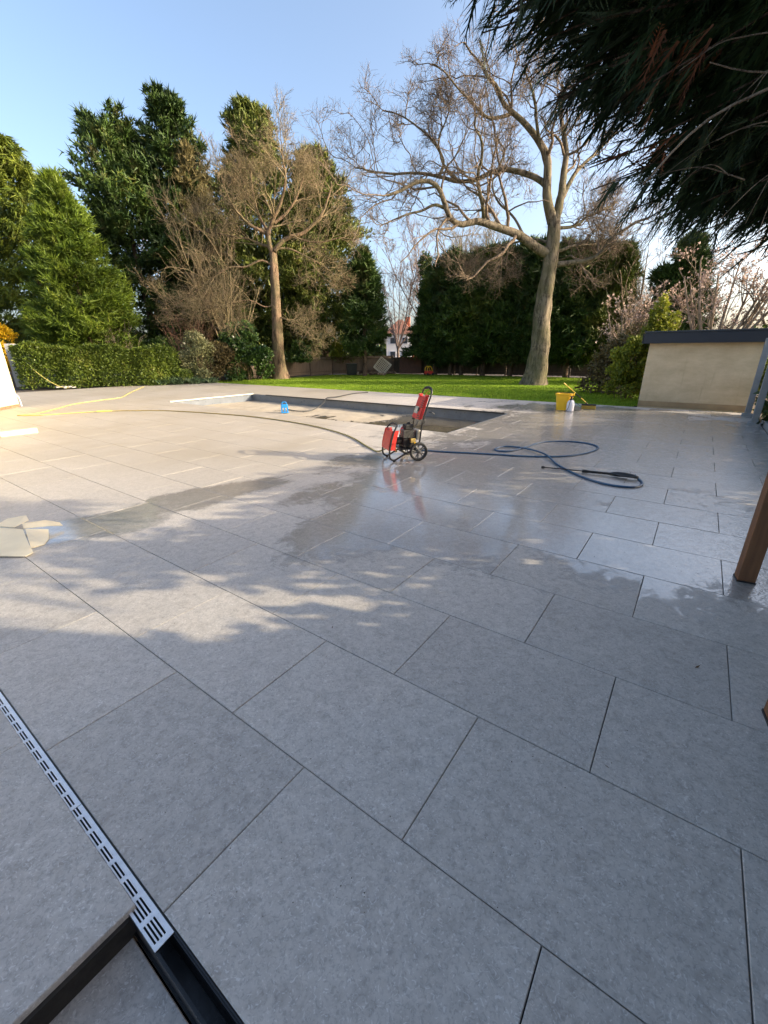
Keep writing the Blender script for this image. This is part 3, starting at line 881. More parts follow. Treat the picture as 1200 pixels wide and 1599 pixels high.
def auto_limbs(rg, x, y, h, spread, n, r=0.16, fork=0.25):
    """a plain upright bare tree: trunk and n ascending limbs"""
    L = [[r, r * 0.7, [(x, y, -0.1), (x + 0.05, y, h * fork * 0.5), (x, y + 0.05, h * fork)]]]
    for i in range(n):
        a = rg.uniform(0, 2 * math.pi); s = spread * rg.uniform(0.35, 1.0); hh = h * rg.uniform(0.75, 1.0)
        z0 = h * fork * rg.uniform(0.75, 1.0)
        dx, dy = math.cos(a) * s, math.sin(a) * s
        L.append([r * 0.55, 0.02, [(x, y, z0), (x + dx * 0.35, y + dy * 0.35, z0 + (hh - z0) * 0.3), (x + dx * 0.7, y + dy * 0.7, z0 + (hh - z0) * 0.62), (x + dx, y + dy, hh)]])
    return L
def far_tree(name, label, x, y, h, spread, n, seed, mt=m_twig_far, dens=1.0, rm=0.012, mb=None, wob=0.18, fork=0.22, r=0.15, group='bare winter trees'):
    rg = np.random.default_rng(seed)
    lv = [dict(per=8 * dens, ratio=0.42, ang=42, npts=6, wob=wob, up=0.2, t0=0.2, rmin=rm * 1.6, lmax=3.5, k=4),
          dict(per=5.5 * dens, ratio=0.5, ang=40, npts=4, wob=wob, up=0.15, t0=0.15, rmin=rm, lmax=1.8, k=3),
          dict(per=4 * dens, ratio=0.55, ang=38, npts=3, wob=wob, up=0.12, t0=0.15, rmin=rm * 0.75, lmin=0.2, lmax=1.0, k=3)]
    return bare_tree(name, label, auto_limbs(rg, x, y, h, spread, n, r, fork), seed, mb or mt, mt, lv, (x, y, 0), group=group)
far_tree('bare_tree', 'brown twiggy leafless tree between the ragged conifer and the tan trunked tree', -9.9, 28.4, 9.0, 2.4, 8, 31, m_twig_ash, 0.85, 0.009, fork=0.2, r=0.12)
far_tree('bare_tree', 'low leafless tree with drooping fine twigs above the laurel', -9.0, 26.6, 5.6, 2.8, 8, 35, m_twig_ash, 0.85, 0.009, fork=0.22, r=0.09)
far_tree('bare_tree', 'faint bare tree just right of the small dark conifer, beyond the fence', 1.4, 43, 8.2, 3.6, 8, 41, dens=1.0)
far_tree('bare_tree', 'bare tree beyond the fence seen through the left limbs of the oak', 4.6, 42, 11.2, 4.6, 10, 43, dens=1.1)
far_tree('bare_tree', 'reddish bare tree behind the trunk of the oak', 9.0, 44, 12.0, 4.5, 11, 47, m_twig_ash, dens=1.1)
far_tree('bare_tree', 'bare tree with rising limbs at the right edge above the roof', 14.6, 15.5, 4.9, 2.3, 7, 53, m_twig_oak, 0.9, 0.008, fork=0.3)
far_tree('bare_tree', 'bare tree right of the oak showing against white sky', 13.6, 24.5, 6.6, 2.8, 7, 59, m_twig_oak, 0.8, 0.009)
far_tree('bare_tree', 'small pale bare tree peeping over the tip of the leftmost conifers', -16.5, 38, 10.6, 2.6, 6, 61, dens=0.9)

# ------------------------------------------------------------------ conifers
conifer('conifer', 'golden green conifer with drooping sprays at the left edge', (-19.9, 27.4, 0), 11.9, 3.7, 1, m_con_yel, m_bark_con, 330, 95, shape=0.5, rise=0.2, droop=0.45, leaf_l=0.33, leaf_w=0.043, ragged=0.12)
conifer('conifer', 'bright green cone shaped conifer behind the clipped hedge', (-15.5, 24.0, 0), 9.2, 3.0, 2, m_con_grn, m_bark_con, 420, 95, shape=0.62, rise=0.30, leaf_l=0.30, leaf_w=0.030, ragged=0.10)
conifer('conifer', 'dark ragged conifer with a leaning flat top left of the taller twin', (-15.3, 30.2, 0), 13.4, 3.7, 3, m_con_drk, m_bark_con, 300, 95, shape=0.30, rise=0.42, ragged=0.30, leaf_l=0.33, leaf_w=0.050, lean=(-0.3, 0))
conifer('conifer', 'tallest dark conifer with a narrow ragged tip against blue sky', (-12.7, 30.8, 0), 14.6, 3.1, 4, m_con_drk, m_bark_con, 270, 95, shape=0.30, rise=0.42, ragged=0.34, leaf_l=0.33, leaf_w=0.050, lean=(0.3, 0))
conifer('conifer', 'dry brownish conifer beside the tallest dark one', (-11.3, 30.0, 0), 12.4, 2.0, 5, m_con_dry, m_bark_con, 170, 60, shape=0.4, rise=0.6, ragged=0.3, leaf_l=0.34)
conifer('conifer', 'tall conifer directly behind the tan trunked bare tree', (-8.0, 32.4, 0), 15.2, 5.0, 6, m_con_mid, m_bark_con, 420, 95, shape=0.5, rise=0.5, ragged=0.2, leaf_l=0.32, leaf_w=0.047)
conifer('conifer', 'conifer forming the right shoulder behind the tan trunked bare tree', (-4.3, 33.0, 0), 12.9, 4.4, 7, m_con_mid, m_bark_con, 380, 95, shape=0.42, rise=0.5, ragged=0.22, leaf_l=0.32, leaf_w=0.047)
conifer('conifer', 'low dark conifer filling the gap behind the laurel', (-10.4, 34.5, 0), 9.6, 3.0, 8, m_con_drk, m_bark_con, 260, 80, shape=0.5, rise=0.4, ragged=0.25, leaf_l=0.33, leaf_w=0.050)
conifer('conifer', 'dark conifer behind the gap between laurel and hedge', (-14.2, 34.5, 0), 9.0, 3.2, 18, m_con_drk, m_bark_con, 240, 80, shape=0.45, rise=0.4, ragged=0.2, leaf_l=0.33, leaf_w=0.050)
conifer('conifer', 'small dark conifer on a bare lower trunk beside the leaning trellis', (-1.25, 30.2, 0), 7.3, 1.75, 9, m_con_drk, m_bark_con, 220, 80, zb=0.17, shape=0.55, rise=0.32, ragged=0.26, leaf_l=0.36, leaf_w=0.043)
# screen of conifers behind the oak
row = [(3.7, 31.4, 5.6, 1.75, 'leftmost conifer of the dark screen behind the toy car'), (4.6, 30.6, 6.3, 2.2, 'second conifer from the left in the dark screen behind the oak'),
       (5.3, 30.2, 6.5, 2.4, 'third conifer from the left in the dark screen behind the oak'), (6.6, 29.4, 6.5, 2.4, 'conifer in the dark screen just left of the oak trunk'),
       (8.2, 28.6, 6.6, 2.3, 'conifer in the dark screen hidden behind the oak trunk'), (9.5, 27.4, 6.4, 2.3, 'conifer in the dark screen just right of the oak trunk'),
       (11.0, 26.7, 6.3, 2.1, 'second conifer from the right in the dark screen behind the oak')]
proto = []
for i, (x, y, hh, rr, lb) in enumerate(row):
    if i >= 3:          # shares the crown of one of the first three, turned and scaled
        src = proto[i % 3]
        o = src.copy(); C.objects.link(o)
        o.location = (x, y, 0); o.rotation_euler = (0, 0, 1.3 * i); o.scale = (rr / row[i % 3][3], rr / row[i % 3][3], hh / row[i % 3][2])
        tag(o, lb, 'tree', 'evergreen conifers')
        for ch in list(src.children):
            cc = ch.copy(); C.objects.link(cc); cc.parent = o
        continue
    proto.append(conifer('conifer', lb, (x, y, 0), hh, rr, 70 + i, m_con_drk, m_bark_con, 260, 110, zb=0.10, shape=0.20, rise=0.38, ragged=0.26, leaf_l=0.32, leaf_w=0.040, lower=0.8))
conifer('conifer', 'rightmost conifer of the screen with plumes swept out to the right', (12.2, 25.6, 0), 6.3, 1.7, 80, m_con_mid, m_bark_con, 230, 90, zb=0.1, shape=0.3, rise=0.75, ragged=0.2, leaf_l=0.34, leaf_w=0.040, lean=(0.5, 0))
conifer('conifer', 'dark conifer behind the pink blossom above the roof', (13.6, 21.5, 0), 5.9, 1.6, 81, m_con_drk, m_bark_con, 200, 80, shape=0.4, rise=0.4, ragged=0.25)
# ------------------------------------------------------------------ big conifer overhanging from the right
def fronds(rg, O, D, L, flat, wide=0.34, nl=9, lw=0.030, droop=0.30):
    """feathery flat plumes: a midrib with slender side leaflets, O base, D direction, flat = up axis of the plume"""
    n = len(O)
    S = norm(np.cross(D, flat)); U = np.cross(S, D)
    quads = []
    def pt(x, y):      # x along, y across, bending down towards the tip
        return O + (D * x[:, None] + S * y[:, None] - np.array([0, 0, 1.0]) * (droop * x ** 2)[:, None]) * L[:, None] + U * 0
    one = np.ones(n)
    w = lw * 0.6
    quads.append(np.stack([pt(0 * one, w * one), pt(one, 0 * one), pt(0 * one, -w * one)], 1))
    for i in range(nl):
        for s in (-1, 1):
            x = (0.10 + 0.82 * (i + 0.5 * (s > 0)) / nl) * one + rg.normal(0, 0.012, n)
            ll = wide * (1 - 0.72 * x) * rg.uniform(0.7, 1.2, n)
            ca, sa = 0.80, 0.60
            ex, ey = x + ll * ca, s * ll * sa
            mx, my = x + ll * ca * 0.45, s * ll * sa * 0.45
            quads.append(np.stack([pt(x - lw * 0.7, 0 * one), pt(ex, ey), pt(x + lw * 0.9, s * lw * 0.5 * one)], 1))
    return np.concatenate(quads)

def big_conifer():
    rg = np.random.default_rng(99)
    bx, by = 6.2, 0.7
    root = empty('overhanging_conifer', (bx, by, 0))
    tag(root, 'huge dark conifer overhanging the patio from the upper right corner', 'tree', 'evergreen conifers')
    V, F = tubes(resample([(0, 0, -0.1), (0.1, 0, 3), (0, 0.1, 6), (0.1, 0, 8.5)], 12)[None], np.linspace(0.34, 0.05, 12)[None], 10)
    link('trunk', mesh_np('trunk', V, F, True), m_bark_con, root)
    ZT = [2.02, 2.14, 2.30, 2.55, 2.80, 3.1, 3.47, 4.2, 5.5, 7, 9, 11, 13]
    XT = [2.65, 2.15, 1.58, 1.28, 1.04, 0.70, 0.33, 0.05, -0.05, 0.5, 1.8, 3.5, 5.3]
    tips = []
    for i in range(240):       # the part in view
        z = rg.uniform(2.06, 4.1); y = 3.5 - 2.0 * rg.random() ** 1.6
        tips.append((np.interp(z, ZT, XT) + abs(rg.normal(0, 0.75)) * (0.25 if i % 3 == 0 else 1), y, z + 0.05))
    for i in range(190):       # lower skirt to the right
        z = rg.uniform(2.20, 3.05); y = rg.uniform(1.9, 3.5)
        tips.append((rg.uniform(1.75, 3.3), y, z + max(0.0, 2.9 - y) * 0.4))
    for i in range(130):       # fill behind the feathery edge
        z = rg.uniform(2.36, 3.4); y = rg.uniform(2.6, 3.45)
        tips.append((np.interp(z, ZT, XT) + rg.uniform(0.15, 0.9), y, z + 0.05))
    nv = len(tips)
    for i in range(34):       # above and behind the frame
        z = rg.uniform(3.6, 7.5); y = rg.uniform(-2.4, 3.4)
        tips.append((np.interp(z, ZT, XT) + abs(rg.normal(0, 1.0)), y + (0 if z < 6 else (1.4 - y) * (z - 6) / 9), z))
    for i in range(24):
        z = rg.uniform(2.3, 4.2); tips.append((np.interp(z, ZT, XT) + 0.3 + abs(rg.normal(0, 1.2)), rg.uniform(-3.0, 1.2), z))
    tips = np.array(tips)
    st = np.stack([np.full(len(tips), bx), np.full(len(tips), by) + rg.normal(0, 0.1, len(tips)), np.clip(tips[:, 2] * 0.82 + 0.25, 3.3, 12.4)], 1)
    t = np.linspace(0, 1, 9)[None, :, None]
    P = st[:, None] * (1 - t) + tips[:, None] * t
    P[:, :, 2] += 0.35 * np.sin(t[..., 0] * np.pi) * 0.6
    P[:, 1:-1] += rg.normal(0, 0.05, P[:, 1:-1].shape)
    V, F = tubes(P - np.array([bx, by, 0]), np.repeat(np.linspace(0.028, 0.004, 9)[None], len(P), 0), 5)
    link('branches', mesh_np('branches', V, F, True), m_bark_con, root)
    def along(sel, per, t0, t1, spread):
        b = np.repeat(sel, per); n = len(b)
        tt = t0 + (t1 - t0) * rg.random(n) ** 0.7
        s = tt * 8; i = np.minimum(s.astype(int), 7); fr = (s - i)[:, None]
        o = P[b, i] * (1 - fr) + P[b, i + 1] * fr
        d = norm(P[b, i + 1] - P[b, i])
        o = o + rg.normal(size=(n, 3)) * (spread * (1.12 - tt))[:, None] * np.array([1, 1, 0.7])
        dd = norm(d + rg.normal(0, 0.5, (n, 3)) + np.array([0, 0, -0.35]))
        return o - np.array([bx, by, 0]), dd, n
    o, d, n = along(np.arange(nv), 66, 0.35, 1.0, 0.33)
    fl = norm(np.array([0, 0, 1.0]) + rg.normal(0, 0.55, (n, 3)))
    Q = fronds(rg, o, d, rg.uniform(0.10, 0.20, n), fl, nl=5, lw=0.095, wide=0.48)
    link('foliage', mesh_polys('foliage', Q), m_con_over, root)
    # the rest of the crown with broader sprays
    o, d, n = along(np.arange(nv, len(tips)), 110, 0.15, 1.0, 0.7)
    q1 = tri_leaves(rg, o, d, rg.uniform(0.2, 0.4, n), rg.uniform(0.03, 0.06, n), 0.25)
    o, d, n = along(np.arange(nv), 58, 0.3, 0.95, 0.38)
    near = o[:, 1] + by < 2.3
    q2 = fronds(rg, o, d, rg.uniform(0.14, 0.26, n), norm(rg.normal(size=(n, 3))), nl=3, lw=0.16, wide=0.55)
    q1 = q1[:, :3]
    qq = np.concatenate([q1, q2])
    cw = qq.mean(1) + np.array([bx, by, 0])
    seen = (np.abs(cw[:, 0]) < 0.85 * cw[:, 1]) & (cw[:, 2] < 1.5 + 0.62 * cw[:, 1]) & (cw[:, 1] < 1.9)
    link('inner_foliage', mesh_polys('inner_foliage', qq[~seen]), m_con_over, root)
    # rusty dead sprays
    for nm, c, k in (('dead_spray', (1.24, 2.32, 2.60), 14), ('dead_spray', (1.30, 2.50, 2.36), 7)):
        o = np.array(c) + rg.normal(0, 0.075, (k, 3)) - np.array([bx, by, 0])
        d = norm(np.array([-0.55, 0.1, -0.45]) + rg.normal(0, 0.3, (k, 3)))
        link(nm, mesh_polys(nm, fronds(rg, o, d, rg.uniform(0.12, 0.22, k), norm(rg.normal(size=(k, 3))), nl=6, lw=0.06)), m_rust, root)
    # bare dead branches hanging inside the crown
    dl = [([(6.1, 0.8, 3.9), (3.6, 1.7, 3.3), (1.9, 1.95, 2.62), (1.55, 1.95, 2.42), (1.2, 1.95, 2.27), (1.0, 1.95, 2.07)], 0.011),
          ([(6.1, 0.9, 3.7), (3.4, 1.9, 3.0), (2.1, 2.1, 2.52), (1.5, 2.1, 2.47), (1.25, 2.1, 2.50)], 0.007)]
    for j in range(14):
        x = rg.uniform(1.5, 2.2); z = rg.uniform(2.2, 2.75); y = rg.uniform(2.0, 2.5)
        q = [(x, y, z)]
        dx, dz = rg.uniform(-0.12, -0.02), rg.uniform(-0.02, 0.05)
        for s in range(5):
            x += dx; z += dz; dz -= rg.uniform(0.01, 0.035); y += rg.normal(0, 0.02); q.append((x, y, z))
        dl.append((q, rg.uniform(0.0022, 0.0042)))
    for q, r in dl:
        pp = [tuple(v) for v in catmull(q, 4)]
        mbq = MB().tube([(a - bx, b - by, c) for a, b, c in pp], [r * (1 - 0.75 * i / len(pp)) for i in range(len(pp))], 5)
        mbq.build('dead_branch', m_dead, root, True)
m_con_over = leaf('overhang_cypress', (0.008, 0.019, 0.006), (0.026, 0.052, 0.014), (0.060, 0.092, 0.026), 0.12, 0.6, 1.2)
m_rust = leaf('rusty_spray', (0.07, 0.022, 0.008), (0.19, 0.062, 0.022), None, 0.25, 0.8, 3)
big_conifer()

# ------------------------------------------------------------------ boundary hedge on the right, partly out of frame
def boundary_hedge():
    rg = np.random.default_rng(5)
    x0, y0, _ = uv(1.95, 2.0)
    for i, (va, vb, hh, uo) in enumerate(((-4.5, -1.6, 1.7, 2.05), (-1.6, 0.7, 1.65, 2.0), (0.7, 2.7, 1.75, 2.0), (2.7, 3.9, 1.35, 2.0), (3.9, 5.6, 2.15, 2.0), (5.6, 7.6, 2.25, 2.0), (7.6, 9.6, 2.0, 1.95), (9.6, 11.6, 1.6, 1.9), (11.6, 13.8, 1.25, 1.75))):
        blobs = []
        for j in range(26):
            v = rg.uniform(va, vb); z = rg.uniform(0.15, hh - 0.25); u = uo + rg.normal(0, 0.16)
            p = uv(u, v); blobs.append((p[0], p[1], z, 0.42, 0.42, 0.34))
        for j in range(9):
            v = va + (vb - va) * (j + 0.5) / 9; p = uv(uo, v)
            blobs.append((p[0], p[1], hh - rg.uniform(0.2, 0.55), 0.40, 0.40, 0.33))
        c = uv(uo, (va + vb) / 2)
        lb = ['ivy hedge out of frame behind the wooden posts', 'ivy hedge beside the nearer wooden post', 'ivy hedge beyond the wooden posts', 'low stretch of ivy hedge between two taller stretches', 'ivy hedge along the right patio edge', 'ivy hedge right of the wet paving',
              'ivy hedge right of the nearer grey post', 'ivy leaves showing between the two grey posts', 'low ivy between grey post and garden building'][i]
        b2 = [(a - c[0], b - c[1], z, r1, r2, r3) for a, b, z, r1, r2, r3 in blobs]
        shrub('ivy_hedge', lb, (c[0], c[1], 0), b2, 8000 if i < 3 else 5200, 0.17 if i < 3 else 0.13, 0.075 if i < 3 else 0.05, 300 + i, m_ivy, m_stem, 'hedge', 0.8, 16, 'ivy hedge along the boundary')
boundary_hedge()

# ------------------------------------------------------------------ clipped hedge, shrubs and bed plants on the left
def clipped_hedge():
    rg = np.random.default_rng(8)
    A, B = np.array([-16.6, 20.3]), np.array([-11.3, 22.2])
    c = (A + B) / 2; d = (B - A); ln = np.linalg.norm(d); d /= ln; nrm = np.array([d[1], -d[0]])
    root = empty('clipped_hedge', (c[0], c[1], 0), math.atan2(d[1], d[0]))
    tag(root, 'clipped yellow green hedge at the far left edge of the patio', 'hedge')
    n = 30000
    u = rg.uniform(-ln / 2, ln / 2, n); hh = 1.78 - 0.10 * (u / ln + 0.5) + 0.09 * np.sin(u * 2.3) + 0.06 * np.sin(u * 5.9 + 1) + np.abs(rg.normal(0, 0.05, n))
    f = rg.random(n)
    y = np.where(f < 0.6, -0.55 + np.abs(rg.normal(0, 0.15, n)), rg.uniform(-0.55, 0.7, n)) + 0.07 * np.sin(u * 4 + 1)
    z = np.where(f < 0.6, hh * rg.random(n) ** 0.8, hh - np.abs(rg.normal(0, 0.09, n)))
    O = np.stack([u, y, z], 1)
    D = norm(np.stack([rg.normal(0, 0.7, n), -0.5 + rg.normal(0, 0.6, n), 0.35 + rg.normal(0, 0.6, n)], 1))
    q = tri_leaves(rg, O, D, rg.uniform(0.06, 0.14, n), rg.uniform(0.02, 0.04, n))
    link('foliage', mesh_polys('foliage', q), m_hedge, root)
    Ps = []
    for j in range(40):
        s = np.array([rg.uniform(-ln / 2, ln / 2), rg.uniform(-0.3, 0.5), 0]); e = s + np.array([rg.normal(0, 0.2), rg.normal(0, 0.15), 1.6])
        t = np.linspace(0, 1, 6)[:, None]; Ps.append(s * (1 - t) + e * t)
    V, F = tubes(np.array(Ps), np.repeat(np.linspace(0.018, 0.006, 6)[None], 40, 0), 5)
    link('stems', mesh_np('stems', V, F), m_stem, root)
clipped_hedge()
def blobs_in(rg, n, rx, ry, h, r):
    out = []
    for i in range(n):
        a = rg.uniform(0, 6.28); q = rg.random() ** 0.5; z = rg.uniform(0.2, 1.0) * h
        k = math.sqrt(max(0.05, 1 - (z / h) ** 2.5))
        out.append((math.cos(a) * q * rx * k, math.sin(a) * q * ry * k, max(0.1, z - r * 0.5), r, r, r * 0.8))
    return out
rg = np.random.default_rng(77)
shrub('shrub', 'loose green shrub at the right end of the clipped hedge', (-11.4, 22.9, 0), blobs_in(rg, 26, 1.4, 0.9, 1.85, 0.45), 15000, 0.12, 0.032, 401, m_hedge, m_stem, group='bed shrubs')
shrub('shrub', 'pale variegated shrub with upright stems left of the bronze shrub', (-9.9, 23.9, 0), blobs_in(rg, 24, 0.9, 0.7, 2.5, 0.36), 5200, 0.11, 0.034, 402, m_pale, m_stem, stems=34, group='bed shrubs')
shrub('shrub', 'brownish bronze shrub between variegated shrub and laurel', (-8.9, 24.8, 0), blobs_in(rg, 24, 0.95, 0.7, 2.15, 0.4), 9500, 0.12, 0.035, 403, m_bronze, m_stem, group='bed shrubs')
shrub('laurel', 'glossy dark laurel left of the tan tree trunk', (-7.95, 25.6, 0), blobs_in(rg, 34, 1.35, 0.9, 3.0, 0.5), 17000, 0.17, 0.05, 404, m_laurel, m_stem, group='bed shrubs')
shrub('laurel', 'smaller laurel hanging over the fence right of the tan tree trunk', (-5.3, 28.6, 0.9), blobs_in(rg, 14, 0.8, 0.5, 1.15, 0.36), 5200, 0.17, 0.05, 405, m_laurel, m_stem, group='bed shrubs')
shrub('shrub', 'dark undergrowth behind the hedge below the ragged conifer', (-13.0, 26.5, 0), blobs_in(rg, 34, 2.8, 0.9, 2.3, 0.6), 12000, 0.18, 0.05, 406, m_laurel, m_stem, group='bed shrubs')
shrub('shrub', 'small pale leafed sapling hanging in front of the fence', (-3.1, 31.2, 1.2), blobs_in(rg, 6, 0.35, 0.3, 1.0, 0.22), 900, 0.14, 0.05, 407, m_gold, m_stem, group='bed shrubs')
# low strap-leaved clumps along the bed edge
def strap_plant(label, x, y, n, hgt, seed):
    rg = np.random.default_rng(seed)
    root = empty('strap_leaved_plant', (x, y, 0)); tag(root, label, 'plant', 'bed plants')
    a = rg.uniform(0, 6.28, n); O = np.stack([rg.normal(0, 0.13, n), rg.normal(0, 0.13, n), np.zeros(n)], 1)
    D = norm(np.stack([np.cos(a) * 0.6, np.sin(a) * 0.6, rg.uniform(0.5, 1.3, n)], 1))
    link('leaves', mesh_polys('leaves', tri_leaves(rg, O, D, rg.uniform(0.6, 1.1, n) * hgt, rg.uniform(0.015, 0.028, n), 0.25)), m_strap, root)
for i, (x, y, hh, lb) in enumerate(((-11.0, 22.0, 0.55, 'strap leaved clump at the foot of the hedge end'), (-10.45, 22.35, 0.65, 'strap leaved clump below the loose green shrub'), (-9.75, 22.8, 0.6, 'strap leaved clump below the variegated shrub'), (-9.2, 23.3, 0.5, 'strap leaved clump below the bronze shrub'))):
    strap_plant(lb, x, y, 260, hh, 500 + i)
# reddish dry stems rising behind the hedge
def stems_only(name, label, x, y, n, hgt, spread, seed, m, r=0.012):
    rg = np.random.default_rng(seed)
    root = empty(name, (x, y, 0)); tag(root, label, 'shrub', 'bed shrubs')
    s = np.stack([rg.normal(0, 0.25, n), rg.normal(0, 0.2, n), np.zeros(n)], 1)
    a = rg.uniform(0, 6.28, n)
    e = s + np.stack([np.cos(a) * spread * rg.random(n), np.sin(a) * spread * 0.6 * rg.random(n), hgt * rg.uniform(0.6, 1.0, n)], 1)
    t = np.linspace(0, 1, 7)[None, :, None]
    P = s[:, None] * (1 - t) + e[:, None] * t; P[:, 1:] += rg.normal(0, 0.04, (n, 6, 3))
    Rr = np.repeat(np.linspace(r, r * 0.4, 7)[None], n, 0)
    V, F = tubes(P, Rr, 4)
    link('stems', mesh_np('stems', V, F), m, root)
    Q, Rq = grow(rg, P, Rr, 7, 0.35, 35, 5, 0.15, 0.1, 0.3, 0.005, 0.1, 0.9)
    V, F = tubes(Q, Rq, 3)
    link('twigs', mesh_np('twigs', V, F), m, root)
stems_only('dry_shrub', 'reddish dry leafless shrub rising behind the variegated shrub', -10.5, 24.6, 60, 3.3, 1.6, 601, m_stem_red)
stems_only('dry_shrub', 'tan dry stems poking up behind the clipped hedge', -13.2, 22.9, 26, 2.7, 0.9, 602, m_dead)
# forsythia at the left edge
shrub('forsythia', 'yellow flowering forsythia above the stacked panels at the left edge', (-18.0, 21.9, 0), blobs_in(rg, 16, 0.95, 0.6, 2.85, 0.3), 5200, 0.10, 0.04, 408, m_forsythia, m_stem, stems=30, group='bed shrubs')

# ------------------------------------------------------------------ shrubs on the right, around the garden building
shrub('shrub', 'golden yellow upright evergreen shrub left of the garden building', (8.75, 14.6, 0), [(0.0, 0, 0.8, 0.55, 0.5, 0.7), (0.05, 0, 1.6, 0.45, 0.4, 0.6), (0.0, 0, 2.4, 0.26, 0.25, 0.55), (0.28, 0, 2.1, 0.24, 0.24, 0.5), (0.05, 0, 2.85, 0.12, 0.13, 0.32), (0.45, 0.1, 1.6, 0.35, 0.3, 0.5), (-0.28, 0, 1.9, 0.2, 0.2, 0.45), (0.5, 0, 2.3, 0.14, 0.14, 0.35), (-0.15, 0, 2.45, 0.14, 0.14, 0.3)], 6500, 0.10, 0.032, 410, m_gold, m_stem, group='shrubs on the right')
shrub('shrub', 'green shrub spilling over the lawn corner left of the garden building', (8.1, 14.6, 0), blobs_in(rg, 34, 0.72, 0.6, 1.9, 0.20), 5200, 0.10, 0.030, 411, m_gold, m_stem, group='shrubs on the right')
shrub('shrub', 'dull green shrub behind the golden shrub beside the lawn', (9.2, 16.6, 0), blobs_in(rg, 28, 1.3, 0.9, 2.3, 0.5), 11000, 0.13, 0.035, 412, m_bronze, m_stem, group='shrubs on the right')
shrub('shrub', 'broad green shrub behind the right end of the garden building', (13.0, 14.6, 0), blobs_in(rg, 26, 1.7, 0.9, 2.35, 0.5), 11000, 0.12, 0.035, 413, m_hedge, m_stem, group='shrubs on the right')
shrub('shrub', 'dark shrub at the foot of the conifer screen near the right fence', (13.2, 22.6, 0), blobs_in(rg, 20, 1.2, 0.8, 1.8, 0.5), 8000, 0.14, 0.04, 414, m_con_mid, m_stem, group='shrubs on the right')
def blossom_tree(label, x, y, h, spread, seed, nfl):
    root, P = far_tree('blossom_tree', label, x, y, h, spread, 11, seed, m_dead, 0.85, 0.0085, fork=0.14, wob=0.24, group='blossom trees')
    rg = np.random.default_rng(seed)
    i = rg.integers(0, len(P), nfl); j = rg.integers(1, P.shape[1], nfl)
    O = P[i, j] + rg.normal(0, 0.03, (nfl, 3))
    D = norm(rg.normal(size=(nfl, 3)) + np.array([0, 0, 0.4]))
    q = [tri_leaves(rg, O, norm(D + rg.normal(0, 0.5, (nfl, 3))), rg.uniform(0.05, 0.09, nfl), rg.uniform(0.018, 0.03, nfl)) for _ in range(3)]
    link('blossom', mesh_polys('blossom', np.concatenate(q)), m_petal, root)
blossom_tree('pink flowering tree above the middle of the garden building roof', 11.6, 15.9, 4.5, 2.1, 701, 1100)
blossom_tree('pale pink flowering tree left of the golden shrub beside the lawn', 9.9, 18.2, 3.4, 1.7, 702, 750)
blossom_tree('sparse pink flowering tree above the right end of the roof', 14.4, 15.6, 3.9, 2.0, 703, 500)

# ivy on the far bare trees and a low belt of trees on the skyline
def belt():
    rg = np.random.default_rng(15)
    n = 22000
    x = rg.uniform(-75, 85, n); y = rg.uniform(62, 80, n)
    h = 3.0 + 1.5 * np.sin(x * 0.21) + 1.0 * np.sin(x * 0.53 + 1) + 0.8 * np.sin(x * 1.3)
    gap = np.exp(-((x - 2.2) / 3.0) ** 2)
    h = np.clip(h * (1 - 0.75 * gap), 0.8, 6)
    O = np.stack([x, y, h * rg.random(n) ** 0.7], 1)
    D = norm(rg.normal(size=(n, 3)) + np.array([0, 0, 0.3]))
    o = link('distant_trees', mesh_polys('distant_trees', tri_leaves(rg, O, D, rg.uniform(0.7, 1.4, n), rg.uniform(0.25, 0.45, n))), m_con_mid)
    tag(o, 'low hazy belt of distant trees beyond the fence', 'trees', kind='stuff')
belt()
shrub('ivy_clump', 'ivy covered stump of growth beside the left limbs of the oak, beyond the fence', (3.6, 38.5, 0), [(0, 0, 1.5, .8, .8, 1.6), (0.1, 0, 4.0, .7, .7, 1.7), (0, 0, 6.4, .55, .5, 1.4), (-.2, 0, 8.0, .5, .5, .9), (.5, 0, 6.9, .5, .4, .6)], 9000, 0.2, 0.06, 415, m_ivy, m_stem, 'plant')
# ------------------------------------------------------------------ materials of built things
def render_wall():
    k = NT('sand_cement_render')
    p = k.obj()
    mp = k.N('ShaderNodeMapping'); mp.inputs['Scale'].default_value = (0.8, 0.8, 1.7); k.L(p, mp.inputs['Vector'])
    a = k.noise(mp.outputs[0], 1.7, 5, 0.7, 0.1)
    f = k.noise(p, 60, 3, 0.7)
    col = k.ramp(a, [(0.30, (0.48, 0.365, 0.22)), (0.50, (0.58, 0.45, 0.28)), (0.70, (0.68, 0.54, 0.35))])
    col = k.mix(k.ramp(f, [(0.35, 0.22), (0.6, 0.0)]), col, (0.36, 0.27, 0.16))
    dr = k.N('ShaderNodeMapping'); dr.inputs['Scale'].default_value = (9, 9, 0.7); k.L(p, dr.inputs['Vector'])
    st = k.noise(dr.outputs[0], 1.0, 4, 0.6)
    col = k.mix(k.ramp(st, [(0.60, 0.0), (0.75, 0.30)]), col, (0.33, 0.24, 0.14))
    k.L(col, k.b.inputs['Base Color'])
    k.b.inputs['Roughness'].default_value = 0.93
    k.L(k.bump(k.math('ADD', f, a), 0.5, 0.004), k.b.inputs['Normal'])
    return k.m
m_render = render_wall()
m_anth = simple('anthracite_trim', (0.020, 0.023, 0.032), (0.015, 0.018, 0.026), 6, 0.45, bump=0.03)
m_cream_wall = simple('cream_render', (0.58, 0.52, 0.32), (0.53, 0.475, 0.29), 3, 0.85)
m_brick = simple('red_brick', (0.42, 0.155, 0.085), (0.27, 0.09, 0.05), 9, 0.85, bump=0.4)
m_mortar = simple('mortar', (0.42, 0.38, 0.32), (0.33, 0.30, 0.25), 20, 0.95)
